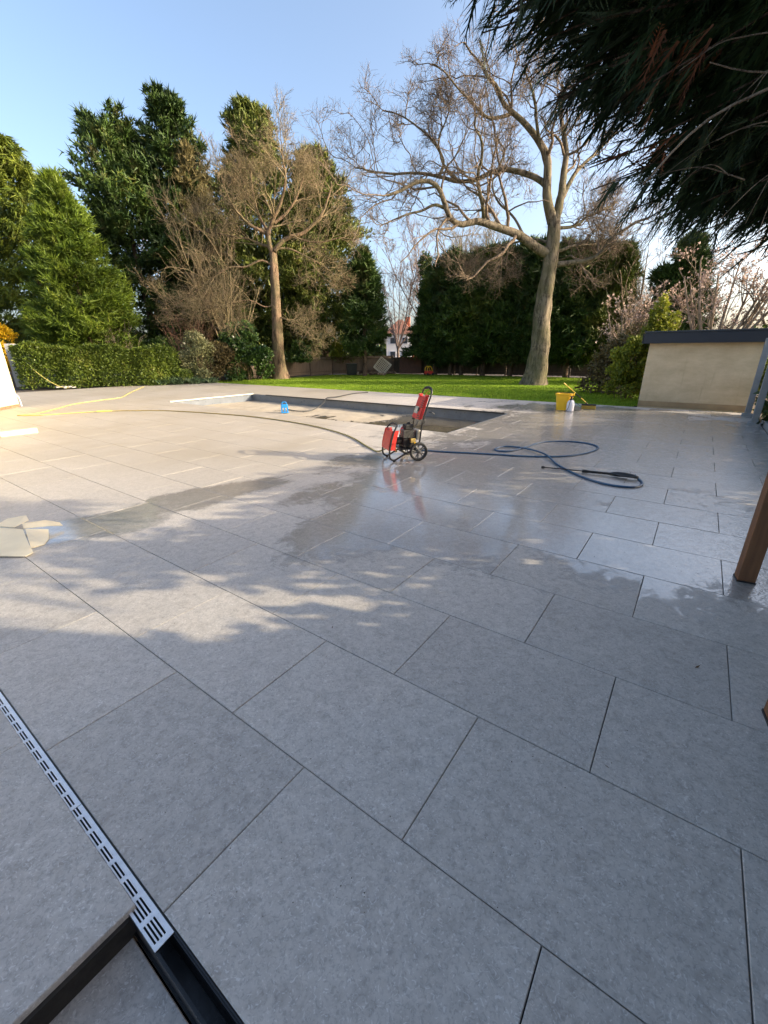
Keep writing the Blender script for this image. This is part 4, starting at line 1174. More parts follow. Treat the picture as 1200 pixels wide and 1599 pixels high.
m_grey_post = simple('grey_post', (0.25, 0.26, 0.265), (0.19, 0.198, 0.205), 5, 0.75, bump=0.3)
m_wood = simple('stained_timber', (0.23, 0.105, 0.045), (0.12, 0.052, 0.024), 5, 0.65, bump=0.3, stretch=(6, 6, 0.7))
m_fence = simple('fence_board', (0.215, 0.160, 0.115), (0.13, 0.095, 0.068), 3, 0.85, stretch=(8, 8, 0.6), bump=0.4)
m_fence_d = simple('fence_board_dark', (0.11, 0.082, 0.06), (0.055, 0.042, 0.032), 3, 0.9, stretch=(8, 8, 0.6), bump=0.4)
m_fpost = simple('fence_post', (0.14, 0.10, 0.072), (0.08, 0.06, 0.043), 4, 0.9)
m_black = simple('black_steel', (0.016, 0.016, 0.017), (0.010, 0.010, 0.011), 12, 0.38, bump=0.05)
m_rubber = simple('black_rubber', (0.018, 0.018, 0.018), (0.010, 0.010, 0.010), 20, 0.75)
m_red = simple('red_plastic', (0.62, 0.045, 0.035), (0.52, 0.035, 0.028), 6, 0.38, bump=0.04)
m_engine = simple('engine_casting', (0.045, 0.040, 0.036), (0.018, 0.016, 0.015), 25, 0.5, metal=0.3)
m_alu = simple('cast_aluminium', (0.42, 0.40, 0.37), (0.26, 0.25, 0.23), 20, 0.42, metal=0.8)
m_brass = simple('brass_fitting', (0.62, 0.46, 0.16), (0.45, 0.32, 0.11), 20, 0.4, metal=0.6)
m_sticker = simple('sticker', (0.72, 0.66, 0.50), (0.30, 0.29, 0.26), 28, 0.5, bump=0)
m_rim = simple('wheel_rim', (0.085, 0.085, 0.088), (0.05, 0.05, 0.052), 14, 0.5)
m_yel = simple('yellow_plastic', (0.86, 0.50, 0.012), (0.78, 0.44, 0.010), 5, 0.42, bump=0.04)
m_white = simple('white_plastic', (0.72, 0.72, 0.76), (0.62, 0.62, 0.67), 5, 0.4, bump=0.03)
m_bristle = simple('yellow_bristle', (0.58, 0.42, 0.08), (0.36, 0.25, 0.045), 45, 0.8, bump=0.6)
m_stick = simple('yellow_stick', (0.80, 0.56, 0.05), (0.68, 0.45, 0.04), 8, 0.45)
m_blue_hose = simple('blue_hose', (0.026, 0.085, 0.165), (0.018, 0.058, 0.12), 12, 0.35)
m_yel_hose = simple('yellow_hose', (0.50, 0.43, 0.12), (0.40, 0.34, 0.10), 9, 0.5)
m_dull_hose = simple('dull_hose', (0.33, 0.27, 0.09), (0.24, 0.19, 0.07), 9, 0.55)
m_bluep = simple('blue_pump_plastic', (0.02, 0.26, 0.66), (0.015, 0.20, 0.52), 6, 0.35)
m_card = simple('cardboard', (0.84, 0.72, 0.50), (0.74, 0.62, 0.42), 5, 0.85, bump=0.2)
m_kerb = simple('cream_kerb', (0.66, 0.60, 0.46), (0.52, 0.46, 0.35), 5, 0.85)
m_corr = simple('grey_panel', (0.38, 0.385, 0.37), (0.30, 0.30, 0.29), 3, 0.6)
m_cable = simple('dark_cable', (0.03, 0.03, 0.03), (0.02, 0.02, 0.02), 9, 0.5)

# ------------------------------------------------------------------ garden building
gb = empty('garden_building', uv(-0.07, 14.3, 0), YAW)
tag(gb, 'low garden building with bare tan render wall and dark fascia', 'building')
WL, WD, WH = 2.44, 2.3, 1.66
MB().box((0, WD / 2, WH / 2 - 0.02), (WL, WD, WH + 0.04)).build('wall', m_render, gb)
rf = MB().box((0.35, WD / 2 - 0.02, WH + 0.155), (WL + 0.95, WD + 0.30, 0.23)).build('roof', m_anth, gb)
for (c, s) in (((0.35, -0.182, WH + 0.125), (WL + 0.99, 0.022, 0.25)), ((-1.388, WD / 2 - 0.02, WH + 0.125), (0.022, WD + 0.30, 0.25))):
    MB().box(c, s, bevel=0.003).build('fascia', m_anth, rf)
MB().box((0.35, WD / 2 - 0.02, WH + 0.285), (WL + 1.02, WD + 0.37, 0.035), bevel=0.004).build('roof_edge', simple('roof_edge_trim', (0.035, 0.042, 0.052), (0.028, 0.034, 0.043), 6, 0.4, bump=0.02), rf)
MB().box((0, -0.006, 0.075), (WL + 0.002, 0.012, 0.15)).build('splash_band', simple('damp_render', (0.42, 0.29, 0.15), (0.30, 0.20, 0.11), 3.5, 0.9), gb)

# ------------------------------------------------------------------ grey posts along the right boundary
for (u, v, lb) in ((1.10, 13.35, 'grey concrete post beside the right corner of the garden building'), (1.12, 11.72, 'nearer grey concrete post with dirt on its face at the right edge')):
    p = empty('concrete_post', uv(u, v), YAW); tag(p, lb, 'post', 'grey boundary posts')
    MB().box((0, 0, 0.85), (0.115, 0.115, 1.76), bevel=0.008).build('shaft', m_grey_post, p)
    MB().box((0.0, 0, 0.02), (0.20, 0.22, 0.10), bevel=0.015).build('footing', m_grey_post, p)
MB().box((0, 0, 0.045), (0.10, 6.2, 0.13), bevel=0.006).build('gravel_board', m_grey_post)
gbd = bpy.data.objects['gravel_board']; x, y, _ = uv(1.32, 9.0); gbd.location = (x, y, 0); gbd.rotation_euler = (0, 0, YAW)
tag(gbd, 'low grey concrete edging board along the right boundary', 'edging')

# ------------------------------------------------------------------ wooden posts
for (x, y, lb) in ((2.475, 2.535, 'brown stained timber post standing on the wet paving at right'), (1.672, 1.343, 'brown timber post just entering at the right edge of the foreground')):
    p = empty('timber_post', (x, y, 0), YAW + R(8)); tag(p, lb, 'post', 'timber posts')
    MB().box((0, 0, 1.17), (0.098, 0.098, 2.32), bevel=0.004).build('shaft', m_wood, p)
    MB().box((0, 0, 0.005), (0.104, 0.104, 0.012)).build('foot_plate', m_black, p)

# ------------------------------------------------------------------ rendered house wall at the left edge
hw = empty('house_wall', (-10.83, 12.86, 0), math.atan2(-1.06, 0.22))
tag(hw, 'sunlit cream rendered wall on a red brick base at the left edge', 'wall')
MB().box((5.5, -0.16, 1.55), (11.0, 0.30, 2.9)).build('render_face', m_cream_wall, hw)
MB().box((5.5, -0.16, 0.045), (10.96, 0.27, 0.09)).build('mortar_course', m_mortar, hw)
for i in range(48):
    MB().box((0.112 + i * 0.226, -0.012, 0.054), (0.214, 0.03, 0.074), bevel=0.004).build('brick', m_brick, hw)
MB().box((0.004, -0.16, 0.054), (0.03, 0.22, 0.074), bevel=0.004).build('brick', m_brick, hw)
lp = MB().tube(catmull([(-0.05, 0.02, 0.02), (-0.12, -0.02, 0.16), (-0.14, -0.05, 0.30), (-0.10, -0.08, 0.36), (-0.03, -0.1, 0.34)], 5), 0.012, 6).build('white_cable', m_white)
lp.location = hw.location; lp.rotation_euler = hw.rotation_euler
tag(lp, 'white cable loop beside the foot of the cream wall', 'cable')

# stacked corrugated panels leaning behind it
sp = empty('stacked_panels', (-16.75, 20.75, 0), math.atan2(0.30, 0.62)); tag(sp, 'grey ribbed panels stacked upright against the hedge at far left', 'panels')
for j in range(3):
    q = MB()
    q.box((0, 0.04 * j, 0.985), (0.95 - 0.06 * j, 0.02, 1.9 - 0.03 * j))
    for i in range(27): q.box((0, 0.04 * j - 0.016, 0.09 + i * 0.068), (0.95 - 0.06 * j, 0.013, 0.034))
    q.build('ribbed_panel', m_corr, sp)
MB().box((0, 0.02, 0.018), (1.0, 0.22, 0.036)).build('timber_bearer', m_fpost, sp)
y1 = MB().tube(catmull([(-16.6, 20.35, 1.55), (-15.9, 20.05, 0.95), (-15.2, 19.9, 0.42), (-14.7, 20.0, 0.08), (-14.3, 20.2, 0.02)], 5), 0.016, 6).build('yellow_strap', m_yel_hose)
tag(y1, 'yellow strap slanting down from the ribbed panels to the ground', 'strap')
rb = MB()
for i in range(9): rb.box((random.uniform(-0.5, 0.5), random.uniform(-0.12, 0.12), 0.03 + random.random() * 0.05), (random.uniform(0.1, 0.28), random.uniform(0.06, 0.14), random.uniform(0.03, 0.07)), random.random() * 3)
rbo = rb.build('rubble_heap', simple('rubble', (0.55, 0.50, 0.44), (0.32, 0.29, 0.25), 9, 0.9)); rbo.location = (-14.6, 20.15, 0)
tag(rbo, 'small heap of pale rubble at the foot of the hedge', 'rubble')

# ------------------------------------------------------------------ fences
def fence(label, pts, hgt, m, wob=0.02):
    root = empty('fence', (pts[0][0], pts[0][1], 0)); tag(root, label, 'fence', 'boundary fences')
    for (x1, y1), (x2, y2) in zip(pts[:-1], pts[1:]):
        L = math.hypot(x2 - x1, y2 - y1); n = max(1, round(L / 1.83)); a = math.atan2(y2 - y1, x2 - x1)
        for i in range(n):
            cx = x1 + (x2 - x1) * (i + 0.5) / n; cy = y1 + (y2 - y1) * (i + 0.5) / n
            w = L / n - 0.11
            q = MB(); nb = 15
            for b in range(nb):
                q.box((-w / 2 + w * (b + 0.5) / nb, random.uniform(-0.005, 0.005), hgt / 2 + random.uniform(-0.01, 0.01)), (w / nb - 0.004, 0.018, hgt - 0.04))
            p = q.build('fence_panel', m, root)
            p.location = (cx - pts[0][0], cy - pts[0][1], random.uniform(-wob, wob)); p.rotation_euler = (0, random.gauss(0, 0.008), a)
            for zz in (0.22, hgt - 0.2):
                r = MB().box((0, -0.028, zz), (w, 0.03, 0.05)).build('rail', m_fpost, p)
            s = MB().box((0, 0, hgt / 2 + 0.02), (0.09, 0.09, hgt + 0.16)).build('fence_post', m_fpost, root)
            s.location = (x1 + (x2 - x1) * i / n - pts[0][0], y1 + (y2 - y1) * i / n - pts[0][1], 0); s.rotation_euler = (0, 0, a)
fence('brown close boarded fence right of the tan tree trunk', [(-9.6, 27.3), (-6.4, 29.2), (-3.7, 32.4)], 1.22, m_fence)
fence('brown fence behind the small dark conifer and the junk', [(-3.7, 32.4), (0.7, 33.6)], 1.25, m_fence)
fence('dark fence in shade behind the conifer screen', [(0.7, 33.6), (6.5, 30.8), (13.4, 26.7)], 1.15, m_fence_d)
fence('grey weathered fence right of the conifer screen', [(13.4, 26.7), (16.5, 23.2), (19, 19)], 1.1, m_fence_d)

# junk along the back fence
tr = empty('leaning_trellis', (-0.05, 31.2, 0.58), 0.0); tag(tr, 'pale square trellis leaning on one corner beside the conifer', 'trellis')
q = MB(); Mx = Matrix.Rotation(R(-14), 4, 'X') @ Matrix.Rotation(R(38), 4, 'Y')
for s in (-1, 1):
    q.box((s * 0.44, 0, 0), (0.05, 0.04, 0.93), M=Mx); q.box((0, 0, s * 0.44), (0.83, 0.04, 0.05), M=Mx)
q.build('frame', m_kerb, tr)
q = MB()
for i in range(7): q.box((-0.36 + 0.12 * i, -0.012, 0), (0.03, 0.012, 0.83), M=Mx); q.box((0, 0.006, -0.36 + 0.12 * i), (0.83, 0.012, 0.03), M=Mx)
q.build('lattice', m_kerb, tr)
bn = empty('storage_bin', (-2.2, 31.0, 0), 0.2); tag(bn, 'black storage bin at the foot of the fence', 'bin')
MB().hexa([(-.3, -.25, 0), (.3, -.25, 0), (.3, .25, 0), (-.3, .25, 0), (-.36, -.3, .72), (.36, -.3, .72), (.36, .3, .72), (-.36, .3, .72)]).build('body', m_black, bn)
MB().box((0, 0, 0.74), (0.78, 0.66, 0.05), bevel=0.01).build('lid', m_black, bn)
lg = empty('log_pile', (-0.95, 30.5, 0)); tag(lg, 'heap of logs and offcuts below the small dark conifer', 'logs')
for i in range(11):
    a = random.uniform(-0.4, 0.4); x = random.uniform(-0.6, 1.7); z = random.uniform(0.06, 0.22)
    MB().tube([(x - 0.3 * math.cos(a), -0.3 * math.sin(a), z), (x + 0.3 * math.cos(a), 0.3 * math.sin(a), z + random.uniform(-.04, .08))], random.uniform(0.05, 0.09), 8).build('log', random.choice([m_dead, m_bark_con, m_kerb]), lg)
bp = empty('leaning_fence_panel', (1.95, 32.0, 0), R(-6)); tag(bp, 'dark red brown fence panel leaning beside the toy car', 'panel')
Mx = Matrix.Rotation(R(-12), 4, 'X')
m_rb = simple('red_brown_timber', (0.125, 0.058, 0.038), (0.07, 0.034, 0.024), 4, 0.85, stretch=(8, 8, 0.6))
for i in range(12): MB().box((-0.72 + i * 0.131, 0, 0.60), (0.125, 0.018, 1.16), M=Mx).build('board', m_rb, bp)
for z in (0.2, 1.0): MB().box((0, 0.022, z), (1.56, 0.025, 0.06), M=Mx).build('rail', m_rb, bp)
ty = empty('toy_car', (3.1, 30.0, 0), R(25)); tag(ty, 'small red ride on toy car with yellow roof on the lawn edge', 'toy')
bd = MB().hexa([(-.30, -.19, .08), (.30, -.19, .08), (.30, .19, .08), (-.30, .19, .08), (-.27, -.17, .30), (.24, -.17, .28), (.24, .17, .28), (-.27, .17, .30)])
bmesh.ops.bevel(bd.bm, geom=list(bd.bm.edges), offset=0.04, segments=2, affect='EDGES')
bd.build('body', m_red, ty, True)
for s in (-1, 1):
    MB().tube(catmull([(-.22, s * .15, .27), (-.2, s * .15, .48), (-.05, s * .13, .57), (.1, s * .15, .48), (.17, s * .15, .27)], 5), 0.022, 6).build('roof_pillar', m_yel, ty, True)
    for xx in (-.2, .2): MB().lathe([(0.03, -.02), (.085, -.02), (.085, .02), (.03, .02)], 14, Matrix.Translation((xx, s * .19, .085)) @ Matrix.Rotation(R(90), 4, 'X')).build('wheel', m_rubber, ty)
MB().box((-0.05, 0, 0.575), (0.26, 0.30, 0.04), bevel=0.015).build('roof', m_yel, ty)

# distant house
hs = empty('distant_house', (2.1, 60, 0), R(-8)); tag(hs, 'white house with red tiled roof seen through the gap beyond the fence', 'house')
m_hwall = simple('white_house_wall', (0.74, 0.72, 0.70), (0.68, 0.66, 0.64), 1, 0.8)
m_tile = simple('red_roof_tile', (0.27, 0.125, 0.085), (0.18, 0.085, 0.06), 3, 0.85, bump=0.4)
MB().box((0, 2.5, 1.9), (3.3, 5, 3.8)).build('wall', m_hwall, hs)
r_ = MB().hexa([(-2.0, -0.35, 3.72), (2.0, -0.35, 3.72), (2.0, 5.3, 3.72), (-2.0, 5.3, 3.72), (-0.25, 1.6, 5.55), (0.25, 1.6, 5.55), (0.25, 3.4, 5.55), (-0.25, 3.4, 5.55)]).build('roof', m_tile, hs)
MB().box((0.9, 3.0, 5.2), (0.6, 0.6, 1.5)).build('chimney', m_brick, r_)
MB().box((2.75, 3.2, 1.75), (2.1, 4, 3.5)).build('brick_wing', m_brick, hs)
MB().hexa([(1.6, 1.0, 3.45), (4.0, 1.0, 3.45), (4.0, 5.4, 3.45), (1.6, 5.4, 3.45), (2.2, 2.6, 4.4), (3.4, 2.6, 4.4), (3.4, 3.6, 4.4), (2.2, 3.6, 4.4)]).build('wing_roof', m_tile, hs)
m_glass = simple('window_glass', (0.05, 0.06, 0.075), (0.04, 0.05, 0.06), 4, 0.08, bump=0)
for xx in (-0.8, 0.8):
    for zz in (2.9, 1.2):
        w_ = MB().box((xx, -0.03, zz), (0.8, 0.08, 0.85)).build('window', m_white, hs)
        MB().box((xx, -0.075, zz), (0.66, 0.02, 0.71)).build('pane', m_glass, w_)

# ------------------------------------------------------------------ pressure washer
pwx = empty('pressure_washer', (0.44, 6.18, 0), math.atan2(-0.297, -0.955))
tag(pwx, 'red and black petrol pressure washer on two wheels on the wet paving', 'pressure washer')
# local: +x to the front panel; the near side is +y after the turn
TW = 0.165
fr = MB()
for s in (-1, 1):
    fr.tube(catmull([(0.0, s * TW, 0.135), (0.14, s * TW, 0.125), (0.30, s * TW, 0.045), (0.355, s * TW, 0.022), (0.41, s * TW, 0.05), (0.425, s * TW, 0.12), (0.405, s * TW, 0.26), (0.365, s * TW, 0.41), (0.335, s * TW * 0.97, 0.47), (0.30, s * TW * 0.72, 0.505), (0.285, 0, 0.515)], 5), 0.0135, 8)
fr.tube([(0.0, -0.20, 0.135), (0.0, 0.20, 0.135)], 0.011, 8)
fr.tube([(0.18, -TW, 0.105), (0.18, TW, 0.105)], 0.011, 8)
for s in (-1, 1): fr.tube([(0.0, s * TW, 0.135), (-0.035, s * TW, 0.29)], 0.013, 8)
fr.build('frame', m_black, pwx, True)
for s in (-1, 1):
    MB().lathe([(0.012, 0), (0.020, 0.004), (0.020, 0.02), (0.012, 0.024)], 12, Matrix.Translation((0.355, s * TW, 0.0))).build('rubber_foot', m_rubber, pwx)
hd = MB()
hp = [(-0.035, -TW, 0.29), (-0.055, -TW, 0.46), (-0.075, -TW, 0.56), (-0.135, -TW, 0.76), (-0.185, -TW, 0.90), (-0.205, -TW * 0.88, 0.965), (-0.215, -TW * 0.55, 0.995), (-0.22, 0, 1.005)]
hp = hp + [(a, -b, c) for a, b, c in reversed(hp[:-1])]
hd.tube(catmull(hp, 4), 0.013, 8).build('handle', m_black, pwx, True)
MB().tube(catmull([(-0.214, -TW * 0.62, 0.99), (-0.22, 0, 1.006), (-0.214, TW * 0.62, 0.99)], 5), 0.019, 10).build('grip', m_rubber, pwx, True)
for s in (-1, 1): MB().lathe([(0.0, -0.012), (0.024, -0.012), (0.028, 0), (0.024, 0.012), (0.0, 0.012)], 10, Matrix.Translation((-0.072, s * (TW + 0.022), 0.55)) @ Matrix.Rotation(R(90), 4, 'X')).build('fold_knob', m_rubber, pwx)
# upper control panel, leaning with the handle
def lean_pts(z): return np.interp(z, [0.56, 0.76, 0.90], [-0.075, -0.135, -0.185])
z0, z1, hw_ = 0.575, 0.885, 0.150
up_ = MB().hexa([(lean_pts(z0) + .012, -hw_, z0), (lean_pts(z0) + .012, hw_, z0), (lean_pts(z0) + .060, hw_ * .96, z0), (lean_pts(z0) + .060, -hw_ * .96, z0),
                 (lean_pts(z1) + .012, -hw_, z1), (lean_pts(z1) + .012, hw_, z1), (lean_pts(z1) + .055, hw_ * .96, z1), (lean_pts(z1) + .055, -hw_ * .96, z1)])
bmesh.ops.bevel(up_.bm, geom=list(up_.bm.edges), offset=0.012, segments=2, affect='EDGES')
upo = up_.build('control_panel', m_red, pwx, True)
for s in (-1, 1):
    MB().box((lean_pts(0.89) + 0.035, s * 0.115, 0.895), (0.05, 0.06, 0.035), bevel=0.008).build('panel_lug', m_red, upo)
for i in range(4):
    for yy, wy in ((0.095, 0.07), (-0.105, 0.05)):
        zz = 0.83 - 0.028 * i - (0.09 if yy < 0 else 0)
        MB().box((lean_pts(zz) + 0.0585, yy, zz), (0.008, wy, 0.010), M=None).build('vent_slot', m_black, upo)
for i in range(2):
    zz = 0.625 - 0.024 * i
    MB().box((lean_pts(zz) + 0.0605, 0.08, zz), (0.008, 0.07, 0.009)).build('vent_slot', m_black, upo)
Ml = Matrix.Translation((lean_pts(0.70) + 0.0605, -0.045, 0.695)) @ Matrix.Rotation(R(-18), 4, 'Y')
MB().box((0, 0, 0), (0.006, 0.13, 0.10), M=Ml).build('warning_label', m_sticker, upo)
MB().box((0.003, 0.075, 0.012), (0.005, 0.05, 0.055), M=Ml).build('gauge_label', m_engine, upo)
# lower front panel
q = MB()
prof = [(0.424, 0.165), (0.415, 0.25), (0.395, 0.34), (0.368, 0.43)]
for (a, b), (c, d) in zip(prof[:-1], prof[1:]):
    q.hexa([(a - .018, -.150, b), (a + .012, -.150, b), (a + .012, .150, b), (a - .018, .150, b), (c - .018, -.150, d), (c + .012, -.150, d), (c + .012, .150, d), (c - .018, .150, d)])
fp = q.build('front_panel', m_red, pwx)
for s in (-1, 1):
    q = MB()
    for (a, b), (c, d) in zip(prof[:-1], prof[1:]):
        y1_, y2_ = s * .1505, s * .162
        q.hexa([(a - .085, y1_, b), (a + .016, y1_, b), (a + .016, y2_, b), (a - .085, y2_, b), (c - .085, y1_, d + .012), (c + .016, y1_, d + .012), (c + .016, y2_, d + .012), (c - .085, y2_, d + .012)])
    q.build('side_flange', m_red, fp)
MB().box((0.35, -0.05, 0.425), (0.04, 0.12, 0.05), bevel=0.01).build('pocket', m_red, fp)
# engine and pump
MB().box((0.12, 0, 0.165), (0.26, 0.27, 0.022), bevel=0.005).build('base_plate', m_black, pwx)
eng = MB().box((0.10, 0.0, 0.26), (0.19, 0.20, 0.17), bevel=0.015).box((0.11, 0.03, 0.38), (0.15, 0.16, 0.10), bevel=0.012).build('engine_block', m_engine, pwx)
q = MB()
for i in range(7): q.box((0.115, 0.07, 0.335 + i * 0.016), (0.17, 0.12, 0.005))
q.build('cooling_fins', m_alu, eng)
MB().box((0.11, 0.06, 0.475), (0.13, 0.13, 0.075), bevel=0.014).build('air_filter', m_rubber, eng)
MB().lathe([(0.0, 0), (0.022, 0), (0.026, 0.012), (0.022, 0.026), (0, 0.028)], 12, Matrix.Translation((0.10, 0.06, 0.512))).build('filler_cap', m_rubber, eng)
MB().lathe([(0.03, 0), (0.085, 0.0), (0.098, 0.03), (0.09, 0.06), (0.03, 0.07)], 18, Matrix.Translation((0.07, -0.10, 0.37)) @ Matrix.Rotation(R(90), 4, 'X')).build('recoil_starter', m_red, eng)
MB().box((-0.025, 0.05, 0.36), (0.075, 0.17, 0.14), bevel=0.018).build('muffler', m_alu, eng)
q = MB()
for i in range(5): q.box((-0.066, 0.05, 0.31 + i * 0.024), (0.006, 0.13, 0.007))
q.build('muffler_guard', m_engine, eng)
MB().box((0.06, 0.125, 0.285), (0.075, 0.05, 0.06), bevel=0.008).build('carburettor', m_brass, eng)
MB().lathe([(0.0, 0), (0.018, 0), (0.018, 0.03), (0.0, 0.032)], 10, Matrix.Translation((0.03, 0.16, 0.245)) @ Matrix.Rotation(R(90), 4, 'X')).build('oil_cap', m_yel, eng)
pm = MB().lathe([(0.02, 0), (0.052, 0.0), (0.058, 0.02), (0.058, 0.08), (0.046, 0.10), (0.046, 0.14), (0.02, 0.145)], 16, Matrix.Translation((0.19, 0.02, 0.27)) @ Matrix.Rotation(R(90), 4, 'Y')).build('pump', m_engine, pwx, True)
MB().tube([(0.29, 0.02, 0.22), (0.29, 0.02, 0.16), (0.30, 0.09, 0.13)], 0.014, 8).build('pump_outlet', m_brass, pm)
MB().tube(catmull([(0.22, 0.10, 0.24), (0.20, 0.17, 0.30), (0.12, 0.18, 0.40), (0.04, 0.14, 0.46), (-0.05, 0.10, 0.60), (-0.09, 0.04, 0.66)], 5), 0.004, 6).build('throttle_cable', m_cable, pwx, True)
MB().tube(catmull([(-0.20, 0.10, 0.97), (-0.16, 0.05, 0.93), (-0.13, 0.06, 0.86), (-0.12, 0.10, 0.80)], 5), 0.003, 6).build('stop_wire', m_red, pwx, True)
MB().tube([(-0.16, TW + 0.005, 0.68), (-0.20, TW + 0.03, 0.68), (-0.235, TW + 0.03, 0.655)], 0.006, 6).build('gun_hook', m_black, pwx)
def wheel(y):
    w = empty('wheel', (0.0, y, 0.135)); w.parent = pwx
    T = Matrix.Rotation(R(90), 4, 'X')
    MB().lathe([(0.108, -0.024), (0.122, -0.027), (0.132, -0.020), (0.1352, -0.008), (0.1352, 0.008), (0.132, 0.020), (0.122, 0.027), (0.108, 0.024), (0.106, 0), (0.108, -0.024)], 36, T, caps=False).build('tyre', m_rubber, w, True)
    q = MB()
    q.tube([(0.103 * math.cos(a), 0, 0.103 * math.sin(a)) for a in [2 * math.pi * i / 36 for i in range(36)]], 0.0095, 6, closed=True)
    for i in range(5):
        for o in (-0.19, 0.19):
            a = 2 * math.pi * i / 5 + o * 0.35; b = 2 * math.pi * i / 5 + o
            q.tube([(0.026 * math.cos(a), 0, 0.026 * math.sin(a)), (0.102 * math.cos(b), 0, 0.102 * math.sin(b))], [0.010, 0.0085], 6)
    q.lathe([(0.012, -0.022), (0.030, -0.018), (0.034, 0), (0.030, 0.018), (0.012, 0.022)], 16, T)
    q.build('rim', m_rim, w, True)
    MB().lathe([(0.004, -0.032), (0.013, -0.030), (0.013, 0.030), (0.004, 0.032)], 12, T).build('hub_cap', m_rubber, w)
wheel(0.215); wheel(-0.215)

# hoses
hz = 0.012
bh = [(0.50, 6.62), (0.717, 6.575), (1.007, 6.481), (1.575, 6.335), (2.201, 6.151), (2.784, 6.177), (3.255, 6.467), (3.499, 6.791), (3.44, 7.101), (3.128, 7.274), (2.703, 7.176), (2.385, 6.871), (2.014, 6.53), (1.815, 6.53), (1.80, 6.70), (2.004, 6.832), (2.271, 6.679), (2.419, 6.228), (2.404, 5.689), (2.447, 5.167), (2.583, 4.775), (2.802, 4.62), (2.976, 4.666), (3.07, 4.792), (3.108, 4.93), (3.085, 4.99)]
pts = [(x, y, hz) for x, y in bh]
pts[12] = (2.014, 6.53, 0.016)
for i in (15, 16): pts[i] = (pts[i][0], pts[i][1], 0.020)
pts[17] = (pts[17][0], pts[17][1], 0.034); pts[-1] = (3.085, 4.99, 0.05)
o = MB().tube(catmull(pts, 8), 0.0135, 8).build('pressure_hose', m_blue_hose, None, True)
tag(o, 'dark blue high pressure hose looped across the wet paving', 'hose')
gn = empty('spray_gun', (2.13, 5.52, 0)); tag(gn, 'black pressure washer lance and trigger gun lying on the wet slabs', 'spray gun')
A, B = Vector((0, 0, 0.016)), Vector((0.955, -0.535, 0.035))
def on(t, dz=0.0, side=0.0):
    d = (B - A); s = Vector((-d.y, d.x, 0)).normalized()
    return tuple(A + d * t + Vector((0, 0, dz)) + s * side)
MB().tube([on(0.0), on(0.025), on(0.04)], [0.014, 0.016, 0.010], 10).build('nozzle', m_rubber, gn, True)
MB().tube([on(0.03), on(0.50)], 0.008, 8).build('lance_rod', m_engine, gn, True)
MB().tube([on(0.46), on(0.50), on(0.53), on(0.74), on(0.78)], [0.019, 0.021, 0.016, 0.016, 0.018], 10).build('barrel', m_rubber, gn, True)
MB().tube([on(0.76), on(0.82, 0.004), on(0.90, 0.008, -0.01), on(0.98, 0.006, -0.03), on(1.03, 0.0, -0.06)], [0.020, 0.032, 0.030, 0.024, 0.018], 10).build('gun_body', m_black, gn, True)
MB().tube(catmull([on(0.82, 0.008, -0.035), on(0.87, 0.008, -0.075), on(0.94, 0.006, -0.085), on(1.0, 0.0, -0.065)], 4), 0.008, 8).build('trigger_guard', m_black, gn, True)
MB().tube([on(0.85, 0.006, -0.02), on(0.885, 0.006, -0.055), on(0.93, 0.006, -0.06)], 0.007, 6).build('trigger', m_rubber, gn, True)
yh = [(-11.38, 20.84), (-10.2, 17.6), (-9.405, 15.607), (-9.42, 15.2), (-9.667, 13.626), (-9.35, 12.3), (-9.174, 11.515), (-9.22, 11.15), (-9.40, 11.0), (-9.1, 10.95), (-8.75, 11.03), (-8.113, 11.469), (-7.45, 11.75)]
o = MB().tube(catmull([(x, y, 0.016) for x, y in yh], 8), 0.0115, 8).build('garden_hose', m_yel_hose, None, True)
tag(o, 'bright yellow hose doubling back on the sunlit left paving', 'hose')
yh = [(-7.42, 11.76), (-7.024, 11.812), (-5.945, 11.764), (-4.498, 11.189), (-3.117, 10.443), (-1.661, 9.232), (-0.722, 7.998), (-0.259, 6.894), (-0.10, 6.55), (0.05, 6.40)]
o = MB().tube(catmull([(x, y, 0.014) for x, y in yh[:-1]] + [(0.05, 6.40, 0.10)], 8), 0.0125, 8).build('garden_hose', m_dull_hose, None, True)
tag(o, 'thin dull yellow hose running along the pool to the pressure washer', 'hose')
o = MB().tube([(-7.75, 11.61, 0.022), (-7.60, 11.68, 0.022), (-7.42, 11.76, 0.020)], [0.022, 0.028, 0.02], 8).build('hose_connector', m_yel_hose, None, True)
tag(o, 'yellow connector joining the two hoses on the left paving', 'connector')

# ------------------------------------------------------------------ bucket, sprayer, broom
bk = empty('yellow_bucket', (4.86, 11.62, 0), YAW); tag(bk, 'tall yellow tapered bucket at the lawn edge', 'bucket')
MB().lathe([(0.155, 0.0), (0.165, 0.004), (0.205, 0.385), (0.222, 0.395), (0.224, 0.425), (0.212, 0.428), (0.200, 0.40), (0.160, 0.02), (0.02, 0.018)], 32, sq=1.6).build('body', m_yel, bk, True)
for s in (-1, 1): MB().box((s * 0.226, 0, 0.39), (0.03, 0.06, 0.05), bevel=0.008).build('handle_lug', m_yel, bk)
MB().tube(catmull([(-0.236, 0, 0.40), (-0.20, -0.12, 0.45), (0, -0.20, 0.452), (0.20, -0.12, 0.45), (0.236, 0, 0.40)], 5), 0.006, 6).build('handle', m_black, bk, True)
spx = empty('pump_sprayer', (4.90, 11.28, 0), 0.3); tag(spx, 'white pump sprayer bottle standing in front of the yellow bucket', 'sprayer')
MB().lathe([(0.05, 0), (0.088, 0.004), (0.094, 0.02), (0.094, 0.19), (0.085, 0.235), (0.055, 0.275), (0.036, 0.285)], 24).build('bottle', m_white, spx, True)
MB().lathe([(0.038, 0.28), (0.042, 0.284), (0.042, 0.318), (0.026, 0.325), (0.02, 0.36), (0.012, 0.365)], 16).build('pump_head', m_rubber, spx, True)
